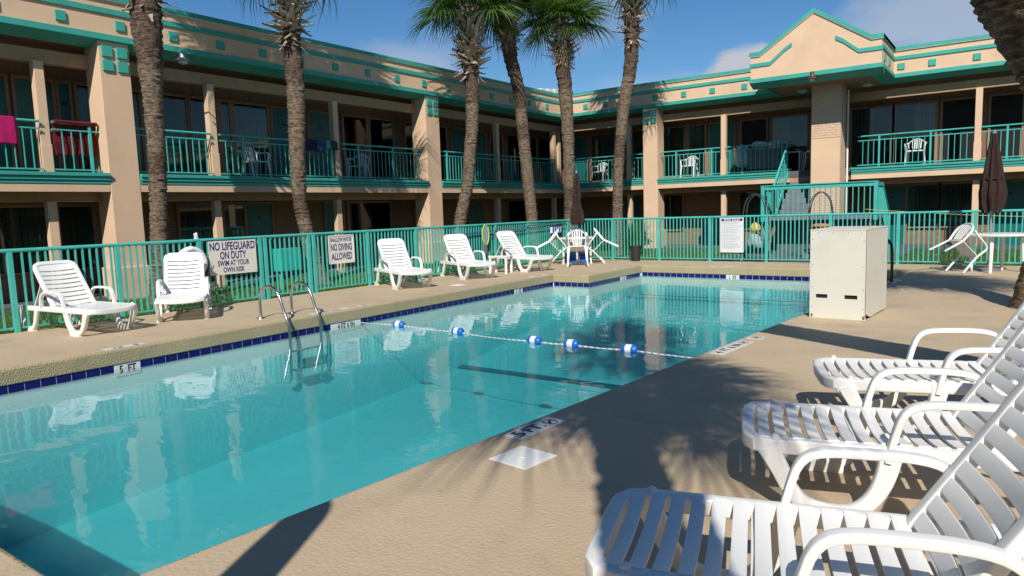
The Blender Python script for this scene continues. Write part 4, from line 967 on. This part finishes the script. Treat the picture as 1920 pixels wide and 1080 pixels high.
k = MB(); k.sweep([(0, .13 * math.cos(2 * PI * i / 30), .25 * math.sin(2 * PI * i / 30) * (1 if i < 15 else 1)) for i in range(31)], .03, .035, seg=8, ref=(1, 0, 0), caps=False); k.build('rim', M['lime'], T)
k = MB(); k.prism([(.12 * math.cos(2 * PI * i / 20), .235 * math.sin(2 * PI * i / 20)) for i in range(20)], lambda a, b: (-.01, a, b), lambda a, b: (.0, a, b)); k.build('mesh_panel', M['netgrey'], T)
MB().box((-.03, -.10, -.48), (.0, .05, -.2)).build('scrub_pad', M['greyplastic'], T, smooth=False, bevel=.02)
T = thing('brush_head', 'blue and white pool brush hooked on the far left fence corner', 'brush', (-2.1, 3.55, .92))
MB().box((-.02, -.28, .06), (.02, .28, .11)).build('holder', M['navycloth'], T, smooth=False, bevel=.01)
random.seed(5)
for i in range(14): MB().box((-.03, -.27 + i * .038, -.08 - random.random() * .04), (.03, -.24 + i * .038, .07)).build('bristles', M['blue'] if i % 3 else M['whitefoam'], T, smooth=False)
T = thing('vacuum_hose', 'coiled blue vacuum hose on the deck under the far left table', 'hose', (-1.25, 3.3, 0))
for j_ in range(5):
    r_ = .42 - .03 * (j_ % 3); MB().sweep([(r_ * math.cos(2 * PI * i / 36), r_ * .75 * math.sin(2 * PI * i / 36), .03 + j_ * .05 + .012 * math.sin(i * .7 + j_)) for i in range(37)], .05, .05, seg=8, ref=(0, 0, 1), caps=False).build('coil', M['blue'], T)
# bins
T = thing('waste_bin', 'small black waste bin against the far fence', 'bin', (.17, 4.0, 0))
MB().lathe([(.115, 0), (.15, .38), (.162, .385), (.162, .42), (.14, .42), (.11, .05)], 24).build('body', mat('bin_black', (.02, .022, .024), .55, .1, 10), T)
T = thing('trash_can', 'dark round trash can on the walkway by the back wall', 'bin', (.1, 10.8 + .9, -.03))
T.location = (-.12 - .55, 12.1, -.03)
MB().lathe([(.26, 0), (.30, .78), (.31, .8), (.30, .86), (.2, .95), (.05, .98)], 20).build('body', mat('dark_blue_bin', (.01, .014, .03), .5), T)
# utility box behind the gate
T = thing('utility_box', 'teal metal utility box on the lawn behind the gate', 'box', (-4.5, -3.9, GZ))
MB().box((-.12, -.30, .42), (.12, .28, .92)).build('cabinet', mat('bright_teal', (.02, .42, .36), .5, .05), T, smooth=False, bevel=.01)
for y in (-.2, .2): MB().box((-.03, y - .03, -.05), (.03, y + .03, .42)).build('leg', M['tealmetal'], T, smooth=False)
# luggage carts
def cart(c, label, grp):
    T = thing('luggage_cart', label, 'cart', (*c, -.05), R(8), grp)
    MB().box((-.38, -.3, .2), (.38, .3, .25)).build('platform', M['black'], T, smooth=False)
    for x in (-.33, .33):
        for y in (-.24, .24): MB().sweep([(x, y - .02, .08), (x, y + .02, .08)], .16, .16, seg=16, ref=(1, 0, 0)).build('wheel', M['greyplastic'], T)
    for y in (-.26, .26):
        pth = catmull([(-.34, y, .25), (-.31, y, .9), (-.24, y, 1.5), (-.1, y, 1.72), (.0, y, 1.76), (.1, y, 1.72), (.24, y, 1.5), (.31, y, .9), (.34, y, .25)], 5)
        MB().sweep(pth, .028, .028, seg=8).build('hoop', M['steel'], T)
    for x, z in ((-.33, .55), (.33, .55)): MB().sweep([(x, -.26, z), (x, .26, z)], .022, seg=8, ref=(0, 0, 1)).build('cross_rail', M['steel'], T)
    return T
cart((3.02, 5.35), 'chrome luggage cart with two hoops behind the fence left of the stairs', 'luggage carts')
cart((4.42, 6.4), 'chrome luggage cart with two hoops in front of the brick column', 'luggage carts')
def blob(nm, m, par, loc, sc, seed, amp=.25):
    bm = bmesh.new(); bmesh.ops.create_icosphere(bm, subdivisions=3, radius=1)
    for v in bm.verts:
        f_ = 1 + amp * noise.noise(v.co * 1.7 + Vector((seed, 0, 0))) + amp * .5 * noise.noise(v.co * 4 + Vector((0, seed, 0))); v.co *= f_
        v.co = Vector((v.co.x * sc[0], v.co.y * sc[1], max(v.co.z, -.9) * sc[2]))
    me = bpy.data.meshes.new(nm); bm.to_mesh(me); bm.free(); me.materials.append(m); me.polygons.foreach_set('use_smooth', [True] * len(me.polygons)); return put(nm, me, par, loc)
T = thing('cleaning_supplies', 'grey bag and yellow bottles loaded on the left luggage cart', 'supplies', (3.0, 5.35, .2))
blob('bag', M['netgrey'], T, (0, 0, .24), (.22, .2, .25), 1, .3); blob('yellow_bag', M['yellow'], T, (.02, -.05, .62), (.13, .13, .13), 4, .35); blob('grey_bag', M['greyplastic'], T, (.24, .02, .4), (.12, .14, .24), 8, .3)
T = thing('bundled_linen', 'orange folded towels on the right luggage cart', 'linen', (4.42, 6.4, .2))
blob('towel_stack', mat('orange_cloth', (.55, .17, .04), .9), T, (0, 0, .62), (.26, .2, .07), 2, .2); blob('dark_bag', M['black'], T, (0, 0, .3), (.3, .24, .28), 3, .3)
T = thing('housekeeping_cart', 'housekeeping cart with a white laundry bag behind the back balcony railing', 'cart', (1.0, 12.0 - .35, 2.5))
MB().box((-.05, -.22, .15), (1.05, .22, .85)).build('cabinet', mat('grey_cart', (.13, .125, .13), .7), T, smooth=False, bevel=.01)
blob('laundry_bag', M['linen'], T, (-.30, 0, .62), (.28, .25, .42), 6, .25); blob('linen_pile', M['linen'], T, (.3, 0, .98), (.3, .2, .14), 9, .4)
for i in range(6): MB().lathe([(.03, 0), (.032, .16), (.012, .2), (.012, .24)], 10).build('bottle', M['whitefoam'], T).location = (.6 + i * .07, .05 * (-1) ** i, .85)
for x in (.05, .95): MB().lathe([(.05, 0), (.05, .15)], 12).build('caster', M['black'], T).location = (x, 0, 0)
T = thing('balcony_table', 'small pale table on the balcony left of the brick column', 'table', (2.25, 12.1, 2.5))
MB().box((-.35, -.22, .66), (.35, .22, .70)).build('table_top', M['signwhite'], T, smooth=False)
for x in (-.3, .3): MB().box((x - .02, -.2, 0), (x + .02, .2, .66)).build('leg', M['signwhite'], T, smooth=False)
o_ = MB().box((-.17, -.12, 0), (.17, .12, .24)).build('cardboard_box', M['cardboard'], None, smooth=False, bevel=.006); o_.location = (-7.45, .2, 2.5); tag(o_, 'small brown cardboard box by the teal door on the left balcony', 'box')
o_ = MB().box((-.17, -.2, 0), (.17, .2, .58)).build('black_cooler', M['black'], None, smooth=False, bevel=.02); o_.location = (-6.95, -1.35, 2.5); tag(o_, 'black box standing on the left balcony behind the second palm', 'box')

# ------------------------------------------------------------------ towels and clothes on the balcony rail
def cloth(y0, y1, front, back, m, label, amp=.02, seed=0, x0=-6.6, name='towel', ztop=3.505):
    k = MB(); nu = 22; nv = 16; prof = []
    for j_ in range(nv + 1):
        t = j_ / nv * (front + .08 + back)
        if t < front: prof.append((.034, -front + t))
        elif t < front + .08: a = (t - front) / .08 * PI; prof.append((.034 * math.cos(a), .02 * math.sin(a)))
        else: prof.append((-.034, -(t - front - .08)))
    for i in range(nu + 1):
        y = y0 + (y1 - y0) * i / nu
        for j_, (dx, dz) in enumerate(prof):
            w_ = min(1, abs(dz) * 4); wx = amp * w_ * noise.noise((y * 7, dz * 3, seed)) * 2
            k.v.append((x0 + dx + wx + (amp * w_ if dx > 0 else -amp * w_), y + .03 * w_ * noise.noise((y * 3, dz * 5, seed + 9)), ztop + dz + (.03 * noise.noise((y * 4, 0, seed)) if j_ in (0, nv) else 0)))
    for i in range(nu):
        for j_ in range(nv): a = i * (nv + 1) + j_; k.f.append((a, a + 1, a + nv + 2, a + nv + 1)); k.mi.append(0)
    o_ = k.build(name, m, None, recalc=False); sm = o_.modifiers.new('thickness', 'SOLIDIFY'); sm.thickness = .006; tag(o_, label, name.replace('_', ' ')); return o_
cloth(-9.0, -8.17, .50, .1, M['pink'], 'bright pink towel hanging over the balcony railing at the far left', .012, 1)
cloth(-7.52, -6.72, .05, .66, M['red'], 'dark red towel hung over the balcony railing beside the first pilaster', .02, 5)
cloth(-1.62, -1.25, .28, .2, M['navycloth'], 'black and red shirt hung on the left balcony rail beside the second palm', .03, 8, name='hung_shirt')
cloth(-1.22, -.92, .30, .2, mat('navy_print', (.02, .03, .12), .9, .5, 40, dirt=(.25, .25, .35), dscale=30, dlo=.58, dhi=.62), 'navy patterned shorts hung on the left balcony rail', .03, 12, name='hung_shorts')
cloth(-.90, -.74, .18, .2, M['teal'], 'teal cloth hung between dark clothes on the left balcony rail', .02, 15, name='hung_cloth')
cloth(-.72, -.50, .22, .2, M['black'], 'black swim top hung on the rail against the balcony post', .03, 18, name='swim_shirt')
# something light on a peg behind the fence
o_ = blob('white_cloth', M['linen'], None, (-4.35, -6.1, 1.16), (.05, .04, .09), 3, .5); tag(o_, 'crumpled white cloth on a garden stake right of the first palm', 'cloth')
o_ = MB().sweep([(-4.35, -6.1, GZ), (-4.35, -6.1, 1.12)], .05, .03, seg=6).build('garden_stake', mat('plum_stake', (.05, .01, .05), .8), None); tag(o_, 'dark plum garden stake standing right of the first palm', 'stake')
T = thing('boundary_cord', 'thin yellow cord sagging behind the far right fence', 'cord')
pts = [Vector((5.7, 5.0, 1.25)).lerp(Vector((12, 5.3, 1.0)), i / 20) - Vector((0, 0, .12 * math.sin(PI * i / 20))) for i in range(21)]
MB().sweep(pts, .012, seg=5, ref=(0, 0, 1)).build('cord', M['yellow'], T)

# ------------------------------------------------------------------ palms
def frond_mesh(seed, droop, dead=False):
    rnd = random.Random(seed); k = MB(); PL = .72
    k.cur = 1; pts = [(PL * t, 0, .10 * t - droop * .25 * t * t) for t in [i / 5 for i in range(6)]]
    k.sweep(pts, [.05, .035, .028, .024, .022, .018], [.025, .02, .016, .014, .012, .01], seg=4, ref=(0, 1, 0)); k.cur = 0
    o0 = Vector(pts[-1]); base_dir = (Vector(pts[-1]) - Vector(pts[-2])).normalized()
    nseg = 38
    for i in range(nseg):
        a = R(-125 + 250 * i / (nseg - 1)) ; ln = (.66 + .22 * math.cos(a)) * rnd.uniform(.9, 1.08)
        start = o0 + base_dir * (.16 * math.cos(a) - .12)
        dr_ = Vector((math.cos(a), math.sin(a), .12 + .22 * math.cos(a * 1.0) - .1)); dr_ = Matrix.Rotation(-math.asin(max(-1, min(1, base_dir.z))), 3, 'Y') @ dr_; dr_.normalize()
        wv = dr_.cross(Vector((0, 0, 1))).normalized(); lift = Vector((0, 0, 1)); tw = rnd.uniform(-.5, .5)
        wv = (wv * math.cos(tw) + lift * math.sin(tw))
        dd = droop * rnd.uniform(.7, 1.5); prev = None; N_ = 5
        for j_ in range(N_):
            t = j_ / (N_ - 1); p = start + dr_ * ln * t - Vector((0, 0, 1)) * (dd * .75 * ln * t ** 2.6) + wv * (.015 * math.sin(t * 3 + i))
            wd = .021 * (.55 + .9 * t if t < .45 else .96 * (1 - t) / .55 + .02)
            q = (p - wv * wd, p + wv * wd)
            if prev: n0 = len(k.v); k.v += [tuple(prev[0]), tuple(prev[1]), tuple(q[1]), tuple(q[0])]; k.f.append((n0, n0 + 1, n0 + 2, n0 + 3)); k.mi.append(0)
            prev = q
    return k.mesh('frond', [M['deadleaf'], M['boottip']] if dead else [M['frond'], M['petiole']], recalc=False)
FR = [frond_mesh(s_, d_) for s_, d_ in ((1, .22), (2, .4), (3, .6), (4, .8), (5, .3), (6, .5))]
FD = [frond_mesh(11, 1.3, True)]
def boot_mesh(seed, m):
    rnd = random.Random(seed); k = MB(); L = rnd.uniform(.26, .46)
    c = rnd.uniform(-.05, .08)
    for s_ in (-1, 1):
        k.sweep([(0, s_ * .06, 0), (L * .3, s_ * .03, .02 + c * .3), (L * .65, s_ * .008, c), (L, s_ * .004, c * 1.6)], [.095, .075, .06, .045], [.032, .028, .024, .02], seg=5, ref=(0, 1, 0))
    return k.mesh('leaf_base', m)
BT = [boot_mesh(s_, M['boot'] if s_ % 3 else M['boottip']) for s_ in range(6)]
def palm(label, spine, radii, boots=(0.9, 1.0), nboot=64, nfrond=34, crown=1.0, seed=1, dense=.045, seg=18, dark=False, bootr=1.0, hang=0):
    rnd = random.Random(seed)
    T = thing('palm_tree', label, 'palm tree', spine[0]); b0 = Vector(spine[0])
    P = catmull([Vector(p) - b0 for p in spine], 8)
    # resample
    ln = [0]
    for a, b in zip(P[:-1], P[1:]): ln.append(ln[-1] + (b - a).length)
    L = ln[-1]; n_ = int(L / dense); pts = []; j_ = 0
    def atl(d_):
        for i in range(len(ln) - 1):
            if ln[i + 1] >= d_: return P[i].lerp(P[i + 1], (d_ - ln[i]) / max(1e-6, ln[i + 1] - ln[i]))
        return P[-1]
    zs = [i / (len(radii) - 1) for i in range(len(radii))]
    def rad(t):
        for i in range(len(zs) - 1):
            if t <= zs[i + 1]: return radii[i] + (radii[i + 1] - radii[i]) * (t - zs[i]) / (zs[i + 1] - zs[i])
        return radii[-1]
    k = MB(); tb = 1 - boots[0] / L
    for i in range(n_ + 1):
        d_ = L * i / n_; c = atl(d_); t = d_ / L; r_ = rad(t)
        step = (.012 if i % 2 else -.006) * rnd.uniform(.3, 1.6)
        rough = .02 if t < tb - .12 else .05
        for s_ in range(seg):
            a = 2 * PI * s_ / seg
            rr = r_ + step + rough * noise.noise((math.cos(a) * 3.1 + seed, math.sin(a) * 3.1, d_ * 7)) + .015 * noise.noise((math.cos(a) * 9, math.sin(a) * 9, d_ * 16 + seed))
            k.v.append((c.x + rr * math.cos(a), c.y + rr * math.sin(a), c.z + .012 * noise.noise((a * 3, i * 3.3, seed))))
        if i:
            dk = 1 if t > tb - .10 + .05 * noise.noise((i * .3, seed, 0)) or noise.noise((d_ * 1.3, seed * 3.1, 2)) > .32 else 0
            for s_ in range(seg):
                s2 = (s_ + 1) % seg; k.f.append(((i - 1) * seg + s_, (i - 1) * seg + s2, i * seg + s2, i * seg + s_)); k.mi.append(dk)
    me = k.mesh('trunk', [M['barkdark'] if dark else M['bark'], M['barkdark']], recalc=False, smooth=True); me.set_sharp_from_angle(angle=R(55)); put('trunk', me, T)
    ga = 2.39996
    for i in range(nboot):
        t = i / nboot; d_ = L - boots[0] * (1 - t) * boots[1] - .02; c = atl(d_); a = i * ga + rnd.uniform(-.2, .2); r_ = rad(d_ / L) * .82
        el = -.15 + t * 1.15 + rnd.uniform(-.25, .25) if t > .12 else rnd.uniform(-1.1, -.2)
        s_ = rnd.uniform(.75, 1.25) * bootr * (.65 if t < .15 else 1)
        put('leaf_base', BT[rnd.randrange(6)], T, (c.x + r_ * math.cos(a), c.y + r_ * math.sin(a), c.z), (rnd.uniform(-.5, .5), -el, a), (s_, s_, s_))
    top = P[-1]
    for i in range(nfrond):
        t = i / nfrond; a = i * ga + rnd.uniform(-.25, .25); el = R(84 - 92 * t ** .9 + rnd.uniform(-9, 9))
        v = 0 if t < .25 else (1 if t < .5 else (2 if t < .8 else 3)); v = v if rnd.random() > .3 else (4 if t < .5 else 5)
        s_ = crown * rnd.uniform(.88, 1.12); z = top.z + .05 + .18 * (1 - t)
        put('frond', FR[v], T, (top.x + .06 * math.cos(a), top.y + .06 * math.sin(a), z), (rnd.uniform(-.25, .25), -el, a), (s_, s_, s_))
    for i in range(hang):
        a = i * 2.4 + rnd.uniform(-.3, .3); put('frond', FR[3 if i % 2 else 2], T, (top.x, top.y, top.z - .1), (rnd.uniform(-.2, .2), R(rnd.uniform(18, 42)), a), (crown * 1.1,) * 3)
    for i in range(3):
        a = rnd.uniform(0, 6.28); put('dead_frond', FD[0], T, (top.x, top.y, top.z - .2), (0, R(38), a), (.62 * crown,) * 3)
    return T
bm1 = .0102
palm('first palm from the left, its brown trunk overlapping the front of the left wing',
     [(-4.70, -6.74, GZ), (-4.62, -6.68, 1.25), (-4.56, -6.64, 2.35), (-4.54, -6.62, 3.34), (-4.53, -6.62, 4.31), (-4.53, -6.62, 4.98), (-4.52, -6.61, 6.2), (-4.51, -6.61, 9.0)],
     [.18, .155, .150, .17, .26, .28, .27, .2], (3.7, 1), 150, 30, 1.05, 1, hang=4, bootr=1.1)
palm('second palm from the left, bending towards the no diving sign at its foot',
     [(-4.34, -3.06, GZ), (-4.56, -3.22, .76), (-4.61, -3.25, 1.18), (-4.69, -3.31, 1.79), (-4.70, -3.32, 2.5), (-4.66, -3.29, 3.58), (-4.64, -3.28, 4.76), (-4.66, -3.29, 5.4), (-4.65, -3.28, 7.75)],
     [.20, .16, .15, .17, .19, .20, .20, .21, .20], (2.5, 1), 170, 30, 1.1, 2, bootr=1.1, hang=6)
palm('third palm from the left with a full crown in front of the second pilaster',
     [(-4.88, 2.44, GZ), (-4.79, 2.5, 1.25), (-4.58, 2.65, 2.28), (-4.52, 2.7, 3.01), (-4.42, 2.77, 4.04), (-4.39, 2.79, 5.05), (-4.41, 2.78, 5.9), (-4.40, 2.79, 7.2)],
     [.24, .18, .175, .175, .18, .20, .26, .18], (1.8, 1), 130, 50, 1.12, 3, bootr=1.1)
palm('fourth palm from the left with a curved trunk leaning left at the top',
     [(-3.68, 4.79, GZ), (-3.73, 4.75, 1.17), (-3.80, 4.71, 2.27), (-3.87, 4.66, 3.37), (-3.91, 4.62, 4.14), (-3.98, 4.57, 5.21), (-4.17, 4.44, 6.28), (-4.23, 4.4, 7.8)],
     [.22, .18, .18, .18, .18, .19, .22, .18], (1.4, 1), 100, 46, 1.1, 4)
palm('fifth palm from the left standing behind the folded umbrella at the corner',
     [(-2.9, 5.62, GZ), (-2.88, 5.63, 1.34), (-2.87, 5.64, 3.01), (-2.90, 5.62, 4.66), (-2.96, 5.58, 5.75), (-2.97, 5.57, 7.1)],
     [.22, .18, .17, .19, .22, .17], (1.2, 1), 100, 54, 1.0, 5)
palm('sixth palm from the left, standing alone before the back wing near the pilaster',
     [(-1.92, 6.98, GZ), (-1.86, 7.02, 2.44), (-1.79, 7.07, 3.56), (-1.68, 7.15, 4.68), (-1.52, 7.27, 5.78), (-1.46, 7.31, 6.6), (-1.40, 7.35, 9.4)],
     [.21, .16, .165, .19, .21, .24, .19], (2.9, 1), 150, 34, 1.15, 6, bootr=1.05, hang=5)
palm('near palm whose thick backlit trunk leans into the top right corner',
     [(9.75, -7.2, -.05), (9.45, -7.7, 1.0), (9.02, -8.1, 1.95), (8.56, -8.5, 2.85), (8.10, -8.95, 3.8), (7.5, -9.45, 5.1), (7.1, -9.9, 6.5)],
     [.33, .30, .29, .29, .29, .26, .24], (1.0, 1), 60, 18, 1.05, 7, dense=.028, seg=40, dark=True)  # dark bark throughout: the shade of the backlit trunk is put into its colour
palm('palm at the right edge whose foot shows behind the third lounger',
     [(8.86, -2.3, -.05), (9.02, -2.5, .8), (9.4, -2.9, 1.8), (9.75, -3.5, 3.0), (9.95, -4.1, 4.0), (10.05, -4.5, 4.9)],
     [.27, .20, .18, .18, .2, .2], (.9, 1), 50, 36, 1.1, 8)
palm('palm standing behind the camera that shades the near deck',
     [(9.62, -15.2, -.05), (9.52, -14.9, 1.5), (9.30, -14.5, 3.3), (9.0, -14.1, 5.1)],
     [.24, .2, .2, .2], (.7, 1), 40, 52, .92, 9, hang=2)

# ------------------------------------------------------------------ plants
T = thing('ornamental_grass', 'tall clump of ornamental grass in front of the peach pilaster', 'grass clump', (-1.45, 7.35, GZ))
k = MB(); rnd = random.Random(4)
for i in range(900):
    a = rnd.uniform(0, 6.28); r0_ = rnd.uniform(0, .28); p = Vector((r0_ * math.cos(a), r0_ * math.sin(a), 0)); h = rnd.uniform(.7, 1.45); sp = rnd.uniform(.05, .5); wv = Vector((-math.sin(a), math.cos(a), 0)) * .009; prev = None
    for j_ in range(5):
        t = j_ / 4; q = p + Vector((math.cos(a) * sp * t ** 1.8, math.sin(a) * sp * t ** 1.8, h * t * (1 - .12 * t))); ww = wv * (1 - t * .9)
        if prev: n0 = len(k.v); k.v += [tuple(prev[0]), tuple(prev[1]), tuple(q + ww), tuple(q - ww)]; k.f.append((n0, n0 + 1, n0 + 2, n0 + 3)); k.mi.append(0)
        prev = (q - ww, q + ww)
tag(k.build('blades', M['grassblade'], T, recalc=False, smooth=False), kind='stuff')
def bush(loc, sc, label, n_, seed, ls=.035):
    T = thing('shrub', label, 'shrub', loc); k = MB(); rnd = random.Random(seed)
    for i in range(n_):
        v = Vector((rnd.gauss(0, 1), rnd.gauss(0, 1), rnd.gauss(0, 1))).normalized(); rr = rnd.uniform(.55, 1) ** .5 * (1 + .25 * noise.noise(v * 2 + Vector((seed, 0, 0))))
        p = Vector((v.x * rr * sc[0], v.y * rr * sc[1], sc[2] + v.z * rr * sc[2])); 
        a = Vector((rnd.uniform(-1, 1), rnd.uniform(-1, 1), rnd.uniform(-1, 1))).normalized(); b = a.cross(v).normalized(); s_ = ls * rnd.uniform(.7, 1.3)
        k.quad(p - a * s_, p + b * s_ * .5, p + a * s_, p - b * s_ * .5)
    tag(k.build('foliage', M['bush'], T, recalc=False, smooth=False), kind='stuff')
    for i in range(5): MB().sweep([(0, 0, -.05), (rnd.uniform(-.5, .5) * sc[0], rnd.uniform(-.5, .5) * sc[1], sc[2])], .025, .02, seg=5).build('stem', M['boot'], T)
bush((-3.1, 9.3, GZ), (1.3, .5, .42), 'clipped green hedge behind the tipped chairs', 5200, 2)
bush((-5.2, 6.3, GZ), (.6, 1.6, .34), 'low green hedge beside the left wing behind the leaf net', 4200, 5)
# grass tufts on the strips of lawn
k = MB(); rnd = random.Random(8)
def tuft(x, y, big=1):
    a = rnd.uniform(0, 6.28); h = rnd.uniform(.03, .075) * big; w_ = .006 * big; lx, ly = rnd.uniform(-.03, .03), rnd.uniform(-.03, .03)
    n0 = len(k.v); k.v += [(x - w_ * math.cos(a), y - w_ * math.sin(a), GZ), (x + w_ * math.cos(a), y + w_ * math.sin(a), GZ), (x + lx, y + ly, GZ + h)]; k.f.append((n0, n0 + 1, n0 + 2)); k.mi.append(0)
for i in range(52000):
    y = rnd.uniform(-11.5, 9.5); x = rnd.uniform(-6.6, -2.7) ; 
    if x > FX(y) - .09 and y < 4.5: continue
    tuft(x, y)
for i in range(16000):
    x = rnd.uniform(-3, 12); y = 4.48 + rnd.random() ** 1.4 * 6.0
    if 1.6 < x < 6.2 and y > 4.88: continue
    tuft(x, y, 1.3)
tag(k.build('lawn_grass', M['grassblade'], None, recalc=False, smooth=False), kind='stuff')
